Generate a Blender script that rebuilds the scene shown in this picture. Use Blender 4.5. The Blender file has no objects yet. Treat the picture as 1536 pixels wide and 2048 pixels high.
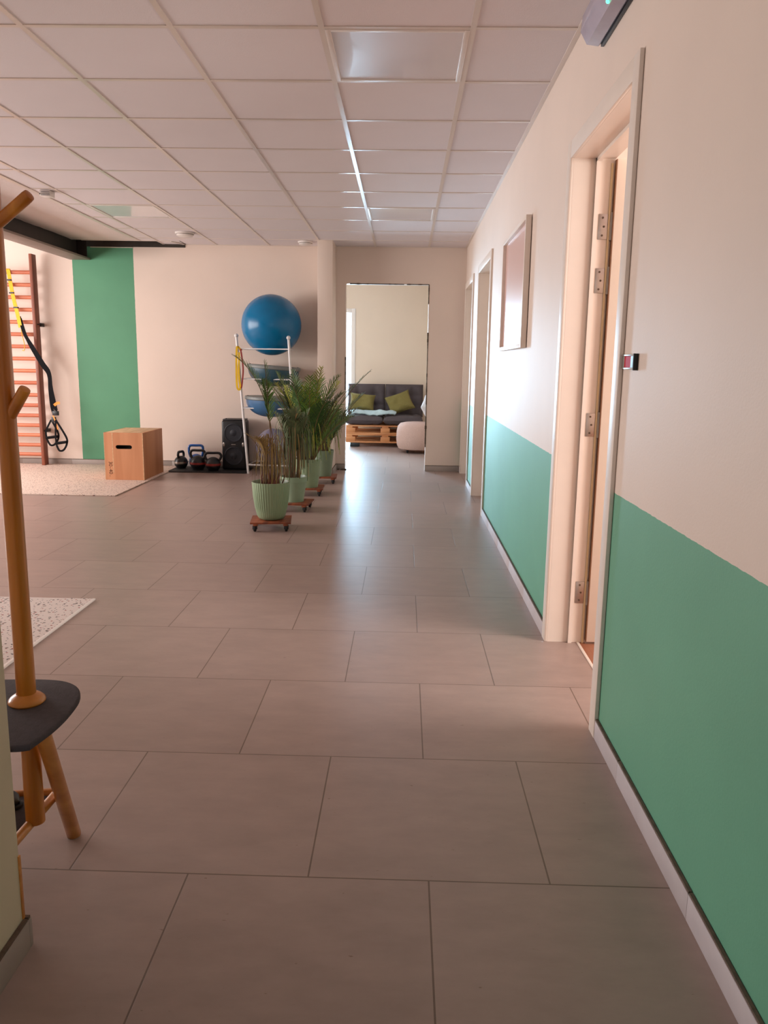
import bpy, bmesh, math, random
from math import sin, cos, pi, radians
from mathutils import Vector, Matrix, noise

# ------------------------------------------------------------------ scene, camera, light
S = bpy.context.scene
COL = S.collection
CAM_H = 1.225
CEIL = 2.535
WX = 0.672          # face of the corridor wall on the right
BY = 9.25           # face of the back wall

def make_camera():
    f, pitch, yaw, roll = 1572.875, 0.18461, -0.02338, 0.01549
    cp, sp, cy, sy = cos(pitch), sin(pitch), cos(yaw), sin(yaw)
    F = Vector((sy * cp, cy * cp, -sp)); R = Vector((cy, -sy, 0)); U = R.cross(F)
    R2 = cos(roll) * R + sin(roll) * U; U2 = -sin(roll) * R + cos(roll) * U
    cd = bpy.data.cameras.new('camera'); co = bpy.data.objects.new('camera', cd); COL.objects.link(co)
    cd.sensor_fit = 'VERTICAL'; cd.sensor_height = 36.0; cd.lens = f / 2048 * 36.0
    cd.clip_start = 0.05; cd.clip_end = 100
    m = Matrix((R2, U2, -F)).transposed().to_4x4(); m.translation = Vector((0, 0, CAM_H))
    co.matrix_world = m
    S.camera = co
make_camera()

S.view_settings.view_transform = 'Standard'
S.view_settings.look = 'None'
S.view_settings.gamma = 1.0
S.view_settings.exposure = 0.08
S.view_settings.use_curve_mapping = False

w = bpy.data.worlds.new('daylight'); S.world = w; w.use_nodes = True
bg = w.node_tree.nodes['Background']; bg.inputs[0].default_value = (0.80, 0.90, 1.0, 1); bg.inputs[1].default_value = 2.0

def area(name, loc, direction, sx, sy, energy, color):
    l = bpy.data.lights.new(name, 'AREA'); l.shape = 'RECTANGLE'; l.size = sx; l.size_y = sy
    l.energy = energy; l.color = color
    o = bpy.data.objects.new(name, l); COL.objects.link(o)
    o.location = loc; o.rotation_euler = Vector(direction).to_track_quat('-Z', 'Y').to_euler()
    return o
# daylight entering through the hall windows on the left, the lounge glass door, the treatment room; plus an added fill behind the camera
area('hall_window_daylight', (-6.45, 6.0, 1.50), (1, 0, -0.05), 5.0, 1.7, 260, (1.0, 0.92, 0.88))
area('lounge_door_daylight', (-1.52, 13.15, 1.10), (0, -1, -0.05), 1.4, 2.0, 480, (0.48, 0.77, 1.0))
area('lounge_window_daylight', (-3.2, 11.2, 1.5), (1, 0, 0), 1.8, 1.6, 20, (1.0, 0.88, 0.76))
area('treatment_room_daylight', (3.45, 2.2, 1.5), (-1, 0.25, 0), 1.4, 1.6, 120, (1.0, 0.90, 0.83))
area('added_rear_fill', (-0.05, -3.2, 1.5), (0, 1, -0.05), 1.2, 2.0, 6, (1.0, 0.86, 0.78))  # weak unseen fill, added to lift the foreground from behind the camera

# ------------------------------------------------------------------ materials
def lin(c):
    return tuple(((v / 255) / 12.92 if v / 255 <= 0.04045 else ((v / 255 + 0.055) / 1.055) ** 2.4) for v in c) + (1,)

def newmat(name):
    m = bpy.data.materials.new(name); m.use_nodes = True
    nt = m.node_tree; b = nt.nodes['Principled BSDF']
    return m, nt, b

def mat(name, c, rough=0.6, metal=0.0, vary=0.06, scale=12.0, bump=0.0, bscale=60.0, spec=0.5, stretch=None, sheen=0, coat=0, subsurf=0):
    m, nt, b = newmat(name)
    N = nt.nodes.new; L = nt.links.new
    tc = N('ShaderNodeTexCoord'); mp = N('ShaderNodeMapping'); L(tc.outputs['Object'], mp.inputs[0])
    if stretch: mp.inputs['Scale'].default_value = stretch
    n = N('ShaderNodeTexNoise'); n.inputs['Scale'].default_value = scale; n.inputs['Detail'].default_value = 4
    L(mp.outputs[0], n.inputs['Vector'])
    r = N('ShaderNodeValToRGB')
    a = lin(c); 
    r.color_ramp.elements[0].color = tuple(x * (1 - vary) for x in a[:3]) + (1,)
    r.color_ramp.elements[1].color = tuple(min(1, x * (1 + vary)) for x in a[:3]) + (1,)
    r.color_ramp.elements[0].position = 0.3; r.color_ramp.elements[1].position = 0.7
    L(n.outputs['Fac'], r.inputs[0]); L(r.outputs[0], b.inputs['Base Color'])
    b.inputs['Roughness'].default_value = rough; b.inputs['Metallic'].default_value = metal
    b.inputs['Specular IOR Level'].default_value = spec
    if coat: b.inputs['Coat Weight'].default_value = coat
    if sheen: b.inputs['Sheen Weight'].default_value = sheen
    if bump:
        n2 = N('ShaderNodeTexNoise'); n2.inputs['Scale'].default_value = bscale; L(mp.outputs[0], n2.inputs['Vector'])
        bp = N('ShaderNodeBump'); bp.inputs['Strength'].default_value = bump; bp.inputs['Distance'].default_value = 0.01
        L(n2.outputs['Fac'], bp.inputs['Height']); L(bp.outputs[0], b.inputs['Normal'])
    return m

def wood(name, c1, c2, axis='Z', rough=0.45, scale=6, coat=0.0):
    st = {'X': (0.12, 2, 2), 'Y': (2, 0.12, 2), 'Z': (2, 2, 0.12)}[axis]
    m, nt, b = newmat(name); N = nt.nodes.new; L = nt.links.new
    tc = N('ShaderNodeTexCoord'); mp = N('ShaderNodeMapping'); mp.inputs['Scale'].default_value = st; L(tc.outputs['Object'], mp.inputs[0])
    n = N('ShaderNodeTexNoise'); n.inputs['Scale'].default_value = scale; n.inputs['Detail'].default_value = 8; n.inputs['Distortion'].default_value = 0.6
    L(mp.outputs[0], n.inputs['Vector'])
    r = N('ShaderNodeValToRGB'); r.color_ramp.elements[0].position = 0.35; r.color_ramp.elements[1].position = 0.65
    r.color_ramp.elements[0].color = lin(c1); r.color_ramp.elements[1].color = lin(c2)
    L(n.outputs['Fac'], r.inputs[0]); L(r.outputs[0], b.inputs['Base Color']); b.inputs['Roughness'].default_value = rough
    b.inputs['Coat Weight'].default_value = coat
    return m

def paint_wall(name, cream, green, axis, lo, hi):
    """wall paint: cream with a green band where lo < coordinate < hi"""
    m, nt, b = newmat(name); N = nt.nodes.new; L = nt.links.new
    tc = N('ShaderNodeTexCoord'); sp = N('ShaderNodeSeparateXYZ'); L(tc.outputs['Object'], sp.inputs[0])
    nz = N('ShaderNodeTexNoise'); nz.inputs['Scale'].default_value = 30; L(tc.outputs['Object'], nz.inputs['Vector'])
    wob = N('ShaderNodeMath'); wob.operation = 'MULTIPLY_ADD'; wob.inputs[1].default_value = 0.006; L(nz.outputs['Fac'], wob.inputs[0]); L(sp.outputs[axis], wob.inputs[2])
    a = N('ShaderNodeMath'); a.operation = 'GREATER_THAN'; a.inputs[1].default_value = lo + .003; L(wob.outputs[0], a.inputs[0])
    c = N('ShaderNodeMath'); c.operation = 'LESS_THAN'; c.inputs[1].default_value = hi + .003; L(wob.outputs[0], c.inputs[0])
    mu = N('ShaderNodeMath'); mu.operation = 'MULTIPLY'; L(a.outputs[0], mu.inputs[0]); L(c.outputs[0], mu.inputs[1])
    n = N('ShaderNodeTexNoise'); n.inputs['Scale'].default_value = 2.2; n.inputs['Detail'].default_value = 5; L(tc.outputs['Object'], n.inputs['Vector'])
    def ramp(col, v):
        r = N('ShaderNodeValToRGB'); q = lin(col)
        r.color_ramp.elements[0].color = tuple(x * (1 - v) for x in q[:3]) + (1,); r.color_ramp.elements[1].color = tuple(min(1, x * (1 + v)) for x in q[:3]) + (1,)
        r.color_ramp.elements[0].position = 0.3; r.color_ramp.elements[1].position = 0.7
        L(n.outputs['Fac'], r.inputs[0]); return r
    rc = ramp(cream, 0.025); rg = ramp(green, 0.05)
    mix = N('ShaderNodeMix'); mix.data_type = 'RGBA'; L(mu.outputs[0], mix.inputs[0]); L(rc.outputs[0], mix.inputs[6]); L(rg.outputs[0], mix.inputs[7])
    L(mix.outputs[2], b.inputs['Base Color']); b.inputs['Roughness'].default_value = 0.55
    n2 = N('ShaderNodeTexNoise'); n2.inputs['Scale'].default_value = 160; L(tc.outputs['Object'], n2.inputs['Vector'])
    bp = N('ShaderNodeBump'); bp.inputs['Strength'].default_value = 0.08; bp.inputs['Distance'].default_value = 0.004
    L(n2.outputs['Fac'], bp.inputs['Height']); L(bp.outputs[0], b.inputs['Normal'])
    return m

def tile_floor():
    m, nt, b = newmat('grey_floor_tile'); N = nt.nodes.new; L = nt.links.new
    tc = N('ShaderNodeTexCoord'); mp = N('ShaderNodeMapping'); mp.inputs['Location'].default_value = (-0.0819, -1.7098, 0); L(tc.outputs['Object'], mp.inputs[0])
    br = N('ShaderNodeTexBrick'); br.offset = 0.5; br.offset_frequency = 2
    br.inputs['Scale'].default_value = 1; br.inputs['Brick Width'].default_value = 0.5855; br.inputs['Row Height'].default_value = 0.6
    br.inputs['Mortar Size'].default_value = 0.0022; br.inputs['Mortar Smooth'].default_value = 0.1; br.inputs['Bias'].default_value = 0
    br.inputs['Color1'].default_value = lin((165, 143, 134)); br.inputs['Color2'].default_value = lin((159, 137, 128)); br.inputs['Mortar'].default_value = lin((112, 92, 80))
    L(mp.outputs[0], br.inputs['Vector'])
    n = N('ShaderNodeTexNoise'); n.inputs['Scale'].default_value = 5; n.inputs['Detail'].default_value = 8; n.inputs['Roughness'].default_value = 0.65
    mp2 = N('ShaderNodeMapping'); mp2.inputs['Scale'].default_value = (1, 2.2, 1); L(tc.outputs['Object'], mp2.inputs[0]); L(mp2.outputs[0], n.inputs['Vector'])
    r = N('ShaderNodeValToRGB'); r.color_ramp.elements[0].position = 0.25; r.color_ramp.elements[1].position = 0.75
    r.color_ramp.elements[0].color = (0.85, 0.85, 0.85, 1); r.color_ramp.elements[1].color = (1.08, 1.08, 1.08, 1); L(n.outputs['Fac'], r.inputs[0])
    mx = N('ShaderNodeMix'); mx.data_type = 'RGBA'; mx.blend_type = 'MULTIPLY'; mx.inputs[0].default_value = 1
    L(br.outputs['Color'], mx.inputs[6]); L(r.outputs[0], mx.inputs[7])
    # small dark flecks in the stone pattern
    v = N('ShaderNodeTexNoise'); v.inputs['Scale'].default_value = 38; v.inputs['Detail'].default_value = 2; L(mp2.outputs[0], v.inputs['Vector'])
    rv = N('ShaderNodeValToRGB'); rv.color_ramp.elements[0].position = 0.20; rv.color_ramp.elements[1].position = 0.27
    rv.color_ramp.elements[0].color = (0.6, 0.55, 0.5, 1); rv.color_ramp.elements[1].color = (1, 1, 1, 1); L(v.outputs['Fac'], rv.inputs[0])
    m2 = N('ShaderNodeMix'); m2.data_type = 'RGBA'; m2.blend_type = 'MULTIPLY'; m2.inputs[0].default_value = 1
    L(mx.outputs[2], m2.inputs[6]); L(rv.outputs[0], m2.inputs[7])
    L(m2.outputs[2], b.inputs['Base Color'])
    mr = N('ShaderNodeMapRange'); mr.inputs[3].default_value = 0.34; mr.inputs[4].default_value = 0.44; L(n.outputs['Fac'], mr.inputs[0]); L(mr.outputs[0], b.inputs['Roughness'])
    bp = N('ShaderNodeBump'); bp.inputs['Strength'].default_value = 0.35; bp.inputs['Distance'].default_value = 0.002; bp.invert = True
    L(br.outputs['Fac'], bp.inputs['Height'])
    n3 = N('ShaderNodeTexNoise'); n3.inputs['Scale'].default_value = 26; L(tc.outputs['Object'], n3.inputs['Vector'])
    bp2 = N('ShaderNodeBump'); bp2.inputs['Strength'].default_value = 0.10; bp2.inputs['Distance'].default_value = 0.004
    L(n3.outputs['Fac'], bp2.inputs['Height']); L(bp.outputs[0], bp2.inputs['Normal']); L(bp2.outputs[0], b.inputs['Normal'])
    return m

def speckle(name, base, flecks, scale, dens):
    m, nt, b = newmat(name); N = nt.nodes.new; L = nt.links.new
    tc = N('ShaderNodeTexCoord'); cur = None
    for i, (fc, s, d) in enumerate(flecks):
        mp = N('ShaderNodeMapping'); mp.inputs['Location'].default_value = (i * 3.7, i * 1.9, 0); L(tc.outputs['Object'], mp.inputs[0])
        v = N('ShaderNodeTexVoronoi'); v.inputs['Scale'].default_value = s; L(mp.outputs[0], v.inputs['Vector'])
        lt = N('ShaderNodeMath'); lt.operation = 'LESS_THAN'; lt.inputs[1].default_value = d; L(v.outputs['Distance'], lt.inputs[0])
        sc = N('ShaderNodeSeparateColor'); L(v.outputs['Color'], sc.inputs[0])
        g = N('ShaderNodeMath'); g.operation = 'GREATER_THAN'; g.inputs[1].default_value = dens; L(sc.outputs[0], g.inputs[0])
        mu = N('ShaderNodeMath'); mu.operation = 'MULTIPLY'; L(lt.outputs[0], mu.inputs[0]); L(g.outputs[0], mu.inputs[1])
        mx = N('ShaderNodeMix'); mx.data_type = 'RGBA'; L(mu.outputs[0], mx.inputs[0]); mx.inputs[7].default_value = lin(fc)
        if cur is None: mx.inputs[6].default_value = lin(base)
        else: L(cur, mx.inputs[6])
        cur = mx.outputs[2]
    L(cur, b.inputs['Base Color']); b.inputs['Roughness'].default_value = 0.6
    return m

def thin_glass(name):
    m, nt, b = newmat(name); N = nt.nodes.new; L = nt.links.new
    nt.nodes.remove(b); out = nt.nodes['Material Output']
    t = N('ShaderNodeBsdfTransparent'); g = N('ShaderNodeBsdfGlossy'); g.inputs['Roughness'].default_value = 0.02
    f = N('ShaderNodeFresnel'); f.inputs[0].default_value = 1.45; mx = N('ShaderNodeMixShader')
    L(f.outputs[0], mx.inputs[0]); L(t.outputs[0], mx.inputs[1]); L(g.outputs[0], mx.inputs[2]); L(mx.outputs[0], out.inputs[0])
    return m

CREAM = (226, 207, 193); GREEN = (102, 164, 134)
M = {}
M['wall_side'] = paint_wall('corridor_wall_paint', CREAM, GREEN, 2, -1, 0.838)
M['wall_back'] = paint_wall('back_wall_paint', CREAM, (84, 146, 110), 0, -3.82, -3.115)
M['wall'] = mat('cream_wall_paint', CREAM, 0.55, vary=0.025, scale=2.5, bump=0.05, bscale=160)
M['wall_lounge'] = mat('lounge_wall_paint', (224, 200, 176), 0.55, vary=0.02, scale=2.5)
M['partition'] = mat('pale_green_wall_paint', (206, 194, 168), 0.55, vary=0.03, scale=2.5)
M['floor'] = tile_floor()
M['ceil'] = mat('ceiling_tile', (222, 212, 213), 0.85, vary=0.015, scale=3, bump=0.12, bscale=300)
M['grid'] = mat('ceiling_grid_metal', (214, 200, 190), 0.28, vary=0.02, spec=0.6)
M['plaster'] = mat('ceiling_plaster', (220, 206, 202), 0.8, vary=0.03, scale=4, bump=0.1, bscale=50)
M['rough_plaster'] = mat('chipped_plaster', (86, 70, 54), 0.9, vary=0.35, scale=40, bump=0.5, bscale=90)
M['casing'] = mat('white_lacquer', (232, 218, 206), 0.38, vary=0.015)
M['skirt'] = mat('grey_skirting_tile', (198, 188, 190), 0.45, vary=0.05, scale=10)
M['skirt_dark'] = mat('dark_grey_skirting_tile', (158, 146, 138), 0.5, vary=0.05, scale=10)
M['grout'] = mat('skirting_joint', (98, 80, 66), 0.8, vary=0.3, scale=50)
M['steel_dark'] = mat('dark_primed_steel', (52, 44, 42), 0.55, vary=0.15, scale=8)
M['steel_light'] = mat('grey_primed_steel', (138, 122, 114), 0.6, vary=0.08, scale=6)
M['void_shade'] = mat('ceiling_void_shade_paint', (60, 52, 46), 0.9, vary=0.2)
M['panel'] = mat('opal_light_panel', (218, 212, 216), 0.22, vary=0.02, scale=3, spec=0.7, coat=0.4)
M['white_plastic'] = mat('white_plastic', (225, 216, 210), 0.35, vary=0.02)
M['black_plastic'] = mat('black_plastic', (22, 22, 25), 0.4, vary=0.15)
M['black_grille'] = mat('speaker_grille', (30, 32, 40), 0.5, vary=0.25, scale=300)
M['silver'] = mat('brushed_metal', (176, 168, 162), 0.32, metal=0.9, vary=0.04, scale=60)
M['white_tube'] = mat('white_coated_tube', (228, 224, 222), 0.3, vary=0.02)
M['oak'] = wood('treatment_room_wood_floor', (148, 92, 66), (190, 128, 98), 'Y', 0.4, 6)
M['pole'] = wood('orange_lacquered_wood', (168, 94, 16), (202, 128, 40), 'Z', 0.32, 9, coat=0.4)
M['pole_x'] = wood('pale_lacquered_wood', (182, 112, 44), (206, 138, 66), 'Y', 0.35, 9, coat=0.3)
M['felt'] = mat('dark_grey_felt', (68, 62, 66), 0.9, vary=0.12, scale=90, bump=0.15, bscale=200)
M['bar_wood'] = wood('red_brown_beech', (176, 92, 62), (204, 120, 84), 'X', 0.45, 7)
M['post_wood'] = wood('dark_red_beech', (112, 58, 40), (146, 80, 56), 'Z', 0.5, 7)
M['ply'] = wood('plywood_box_panel', (188, 124, 82), (208, 146, 104), 'Z', 0.6, 4)
M['ply_edge'] = wood('plywood_edge', (196, 156, 116), (224, 188, 148), 'Y', 0.6, 30)
M['burn'] = mat('burnt_lettering', (74, 32, 16), 0.8)
M['blue_ball'] = mat('blue_gym_ball_vinyl', (0, 108, 156), 0.24, vary=0.05, spec=0.4)
M['grey_ball'] = mat('grey_gym_ball_vinyl', (128, 122, 142), 0.22, vary=0.05, spec=0.6)
M['teal_dome'] = mat('dark_teal_dome', (48, 82, 98), 0.35, vary=0.08)
M['blue_dome'] = mat('blue_grey_dome', (70, 110, 150), 0.32, vary=0.08)
M['grey_disc'] = mat('grey_platform_plastic', (120, 124, 122), 0.45, vary=0.05)
M['yellow'] = mat('yellow_webbing', (240, 178, 18), 0.6, vary=0.12, scale=60)
M['yellow_green'] = mat('lime_rubber_band', (228, 184, 22), 0.5, vary=0.1)
M['red_band'] = mat('red_rubber_band', (140, 40, 34), 0.5, vary=0.1)
M['orange_tag'] = mat('orange_webbing', (236, 150, 60), 0.6, vary=0.1)
M['black_web'] = mat('black_webbing', (12, 11, 14), 0.85, vary=0.2, scale=80, spec=0.2)
M['iron'] = mat('black_cast_iron', (24, 23, 26), 0.38, vary=0.2, scale=20)
M['iron_blue'] = mat('blue_enamelled_iron', (28, 88, 164), 0.22, vary=0.1, spec=0.7)
M['rubber'] = mat('black_rubber', (24, 22, 22), 0.7, vary=0.2)
M['sage'] = mat('sage_green_plastic', (142, 162, 128), 0.4, vary=0.04)
M['sage_light'] = mat('pale_sage_plastic', (148, 170, 142), 0.38, vary=0.04)
M['sage_dark'] = mat('grey_green_plastic', (122, 138, 112), 0.45, vary=0.04)
M['soil'] = mat('potting_soil', (48, 34, 26), 0.95, vary=0.4, scale=80, bump=0.6, bscale=120)
M['dolly'] = wood('stained_dolly_wood', (110, 52, 30), (166, 88, 50), 'Y', 0.5, 8)
M['leaf'] = mat('fresh_palm_leaf', (88, 122, 40), 0.45, vary=0.35, scale=14)
M['leaf_dark'] = mat('dark_palm_leaf', (60, 92, 42), 0.45, vary=0.3, scale=14)
M['leaf_light'] = mat('yellow_green_palm_leaf', (146, 150, 50), 0.5, vary=0.3, scale=14)
M['leaf_dry'] = mat('dry_palm_leaf', (136, 110, 58), 0.7, vary=0.35, scale=16)
M['leaf_grey'] = mat('wilted_palm_leaf', (84, 96, 58), 0.65, vary=0.3, scale=16)
M['stem'] = mat('palm_cane', (112, 86, 54), 0.6, vary=0.25, scale=20)
M['stem_red'] = mat('reddish_palm_cane', (104, 46, 34), 0.6, vary=0.25, scale=20)
M['sofa'] = mat('charcoal_sofa_fabric', (78, 66, 66), 0.9, vary=0.12, scale=120, bump=0.15, bscale=250)
M['olive'] = mat('olive_cushion_fabric', (120, 106, 54), 0.9, vary=0.08, scale=80)
M['blanket'] = mat('pale_blue_blanket', (176, 190, 190), 0.9, vary=0.08, scale=40)
M['pallet'] = wood('varnished_pallet_wood', (186, 112, 62), (214, 146, 92), 'X', 0.5, 6)
M['pouf'] = mat('beige_pouf_fabric', (198, 162, 148), 0.85, vary=0.06, scale=80)
M['white_fabric'] = mat('white_pillow_cotton', (226, 222, 224), 0.85, vary=0.03)
M['door_face'] = mat('cream_door_lacquer', (238, 222, 206), 0.4, vary=0.01)
M['door_edge'] = wood('brown_door_edge', (122, 82, 56), (144, 100, 70), 'Z', 0.5)
M['gasket'] = mat('ochre_door_seal', (226, 204, 160), 0.5, vary=0.05)
M['red'] = mat('red_sign_enamel', (190, 10, 36), 0.5, vary=0.03, spec=0.05)
M['grey_sign'] = mat('grey_sign_enamel', (118, 120, 126), 0.3, vary=0.05)
M['black'] = mat('matt_black', (10, 6, 7), 0.6)
M['frosted'] = mat('frosted_lamp_plastic', (172, 164, 180), 0.22, vary=0.06, scale=14)
M['glass'] = thin_glass('clear_glass')
M['mat_far'] = speckle('pinkish_speckled_mat', (226, 204, 190), [((150, 104, 88), 60, 0.30), ((120, 100, 96), 46, 0.25)], 1, 0.45)
M['mat_near'] = speckle('white_flecked_mat', (222, 208, 202), [((70, 52, 46), 34, 0.22), ((156, 60, 44), 40, 0.20), ((140, 128, 120), 28, 0.20), ((60, 60, 66), 70, 0.25)], 1, 0.5)
def led():
    m, nt, b = newmat('green_indicator_light'); b.inputs['Base Color'].default_value = (0.02, 0.6, 0.25, 1)
    b.inputs['Emission Color'].default_value = (0.1, 1.0, 0.45, 1); b.inputs['Emission Strength'].default_value = 3.0
    return m
M['led'] = led()
def poster():
    m, nt, b = newmat('pastel_poster_print'); N = nt.nodes.new; L = nt.links.new
    tc = N('ShaderNodeTexCoord'); sp = N('ShaderNodeSeparateXYZ'); L(tc.outputs['Object'], sp.inputs[0])
    mr = N('ShaderNodeMapRange'); mr.inputs[1].default_value = 1.35; mr.inputs[2].default_value = 2.02; L(sp.outputs[2], mr.inputs[0])
    nz = N('ShaderNodeTexNoise'); nz.inputs['Scale'].default_value = 5; L(tc.outputs['Object'], nz.inputs['Vector'])
    ad = N('ShaderNodeMath'); ad.operation = 'MULTIPLY_ADD'; ad.inputs[1].default_value = 0.25; L(nz.outputs['Fac'], ad.inputs[0]); L(mr.outputs[0], ad.inputs[2])
    r = N('ShaderNodeValToRGB'); e = r.color_ramp.elements
    e[0].position = 0.1; e[0].color = lin((196, 206, 204)); e[1].position = 0.95; e[1].color = lin((172, 184, 172))
    for p, c in ((0.4, (190, 206, 208)), (0.62, (132, 156, 164)), (0.72, (176, 184, 176))):
        q = e.new(p); q.color = lin(c)
    L(ad.outputs[0], r.inputs[0])
    v = N('ShaderNodeTexVoronoi'); v.inputs['Scale'].default_value = 11; L(tc.outputs['Object'], v.inputs['Vector'])
    lt = N('ShaderNodeMath'); lt.operation = 'LESS_THAN'; lt.inputs[1].default_value = 0.16; L(v.outputs['Distance'], lt.inputs[0])
    hi = N('ShaderNodeMath'); hi.operation = 'GREATER_THAN'; hi.inputs[1].default_value = 1.72; L(sp.outputs[2], hi.inputs[0])
    mu = N('ShaderNodeMath'); mu.operation = 'MULTIPLY'; L(lt.outputs[0], mu.inputs[0]); L(hi.outputs[0], mu.inputs[1])
    mx = N('ShaderNodeMix'); mx.data_type = 'RGBA'; L(mu.outputs[0], mx.inputs[0]); L(r.outputs[0], mx.inputs[6]); mx.inputs[7].default_value = lin((140, 140, 96))
    # pink upright band on the near side of the print
    g1 = N('ShaderNodeMath'); g1.operation = 'LESS_THAN'; g1.inputs[1].default_value = 4.68; L(sp.outputs[1], g1.inputs[0])
    g2 = N('ShaderNodeMath'); g2.operation = 'LESS_THAN'; g2.inputs[1].default_value = 1.76; L(sp.outputs[2], g2.inputs[0])
    g3 = N('ShaderNodeMath'); g3.operation = 'MULTIPLY'; L(g1.outputs[0], g3.inputs[0]); L(g2.outputs[0], g3.inputs[1])
    m2 = N('ShaderNodeMix'); m2.data_type = 'RGBA'; L(g3.outputs[0], m2.inputs[0]); L(mx.outputs[2], m2.inputs[6]); m2.inputs[7].default_value = lin((222, 184, 174))
    L(m2.outputs[2], b.inputs['Base Color']); b.inputs['Roughness'].default_value = 0.3
    b.inputs['Coat Weight'].default_value = 0.2; b.inputs['Coat Roughness'].default_value = 0.05
    return m
M['poster'] = poster()

# ------------------------------------------------------------------ mesh builder
class MB:
    def __init__(s): s.bm = bmesh.new()
    def _tmp(s, t, smooth, mi=0):
        me = bpy.data.meshes.new('t'); 
        for f in t.faces: f.smooth = smooth; f.material_index = mi
        t.to_mesh(me); t.free(); s.bm.from_mesh(me); bpy.data.meshes.remove(me); return s
    def box(s, x0, x1, y0, y1, z0, z1, bevel=0.0, seg=2, rot=None, mi=0):
        t = bmesh.new(); bmesh.ops.create_cube(t, size=1)
        c = Vector(((x0 + x1) / 2, (y0 + y1) / 2, (z0 + z1) / 2))
        for v in t.verts: v.co = Vector((v.co.x * (x1 - x0), v.co.y * (y1 - y0), v.co.z * (z1 - z0)))
        if bevel: bmesh.ops.bevel(t, geom=list(t.edges), offset=bevel, segments=seg, affect='EDGES', profile=0.5)
        for v in t.verts: v.co = (rot @ v.co if rot else v.co) + c
        return s._tmp(t, bevel >= .01, mi)
    def bar(s, a, b, wd, th, up=(0, 0, 1), bevel=0.0, mi=0):
        a, b = Vector(a), Vector(b); d = b - a; l = d.length; d.normalize()
        u = Vector(up); sd = d.cross(u).normalized(); u = sd.cross(d)
        R = Matrix((sd, d, u)).transposed()
        t = bmesh.new(); bmesh.ops.create_cube(t, size=1)
        for v in t.verts: v.co = Vector((v.co.x * wd, v.co.y * l, v.co.z * th))
        if bevel: bmesh.ops.bevel(t, geom=list(t.edges), offset=bevel, segments=2, affect='EDGES', profile=0.5)
        for v in t.verts: v.co = R @ v.co + (a + b) / 2
        return s._tmp(t, False, mi)
    def tube(s, pts, r, seg=12, closed=False, smooth=True, mi=0, squash=None):
        pts = [Vector(p) for p in pts]; n = len(pts)
        rs = r if isinstance(r, (list, tuple)) else [r] * n
        rings = []; prev = None
        for i, p in enumerate(pts):
            if closed: d = pts[(i + 1) % n] - pts[i - 1]
            else: d = pts[min(i + 1, n - 1)] - pts[max(i - 1, 0)]
            d.normalize()
            if prev is None:
                a = Vector((0, 0, 1)) if abs(d.z) < .9 else Vector((1, 0, 0)); x = d.cross(a).normalized()
            else: x = (prev - d * prev.dot(d)).normalized()
            prev = x; y = d.cross(x)
            ring = []
            for k in range(seg):
                an = 2 * pi * k / seg; q = x * cos(an) * rs[i] + y * sin(an) * rs[i] * (squash or 1)
                ring.append(s.bm.verts.new(p + q))
            rings.append(ring)
        for i in range(n if closed else n - 1):
            A, B = rings[i], rings[(i + 1) % n]
            for k in range(seg):
                f = s.bm.faces.new((A[k], A[(k + 1) % seg], B[(k + 1) % seg], B[k])); f.smooth = smooth; f.material_index = mi
        if not closed:
            f = s.bm.faces.new(rings[0][::-1]); f.material_index = mi
            f = s.bm.faces.new(rings[-1]); f.material_index = mi
        return s
    def lathe(s, prof, c, seg=32, smooth=True, rf=None, mi=0, tilt=None):
        c = Vector(c); rings = []
        for (r, z) in prof:
            ring = []
            for k in range(seg):
                a = 2 * pi * k / seg; rr = r * (rf(a, z) if rf else 1)
                q = Vector((rr * cos(a), rr * sin(a), z))
                if tilt: q = tilt @ q
                ring.append(s.bm.verts.new(q + c))
            rings.append(ring)
        for i in range(len(rings) - 1):
            for k in range(seg):
                f = s.bm.faces.new((rings[i][k], rings[i][(k + 1) % seg], rings[i + 1][(k + 1) % seg], rings[i + 1][k])); f.smooth = smooth; f.material_index = mi
        for rg, rev in ((rings[0], True), (rings[-1], False)):
            f = s.bm.faces.new(rg[::-1] if rev else rg); f.material_index = mi
        return s
    def sphere(s, c, r, seg=32, scale=(1, 1, 1), mi=0):
        t = bmesh.new(); bmesh.ops.create_uvsphere(t, u_segments=seg, v_segments=seg // 2, radius=r)
        for v in t.verts: v.co = Vector((v.co.x * scale[0], v.co.y * scale[1], v.co.z * scale[2])) + Vector(c)
        return s._tmp(t, True, mi)
    def prism(s, poly, z0, z1, bevel=0.0, seg=3, mi=0, axis='z'):
        t = bmesh.new(); vs = [t.verts.new((x, y, z0)) for x, y in poly]; f = t.faces.new(vs)
        r = bmesh.ops.extrude_face_region(t, geom=[f])
        for v in r['geom']:
            if isinstance(v, bmesh.types.BMVert): v.co.z = z1
        bmesh.ops.recalc_face_normals(t, faces=t.faces)
        if bevel:
            ed = [e for e in t.edges if abs(e.verts[0].co.z - e.verts[1].co.z) < 1e-6]
            bmesh.ops.bevel(t, geom=ed, offset=bevel, segments=seg, affect='EDGES', profile=0.5)
        if axis == 'y':
            for v in t.verts: v.co = Vector((v.co.x, v.co.z, v.co.y))
            bmesh.ops.recalc_face_normals(t, faces=t.faces)
        if axis == 'x':
            for v in t.verts: v.co = Vector((v.co.z, v.co.x, v.co.y))
            bmesh.ops.recalc_face_normals(t, faces=t.faces)
        return s._tmp(t, bevel >= .01, mi)
    def grid(s, fn, nu, nv, smooth=True, mi=0, close_u=False):
        V = [[s.bm.verts.new(fn(i / nu, j / nv)) for j in range(nv + 1)] for i in range(nu + 1)]
        for i in range(nu):
            for j in range(nv):
                f = s.bm.faces.new((V[i][j], V[i + 1][j], V[i + 1][j + 1], V[i][j + 1])); f.smooth = smooth; f.material_index = mi
        return s
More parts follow.
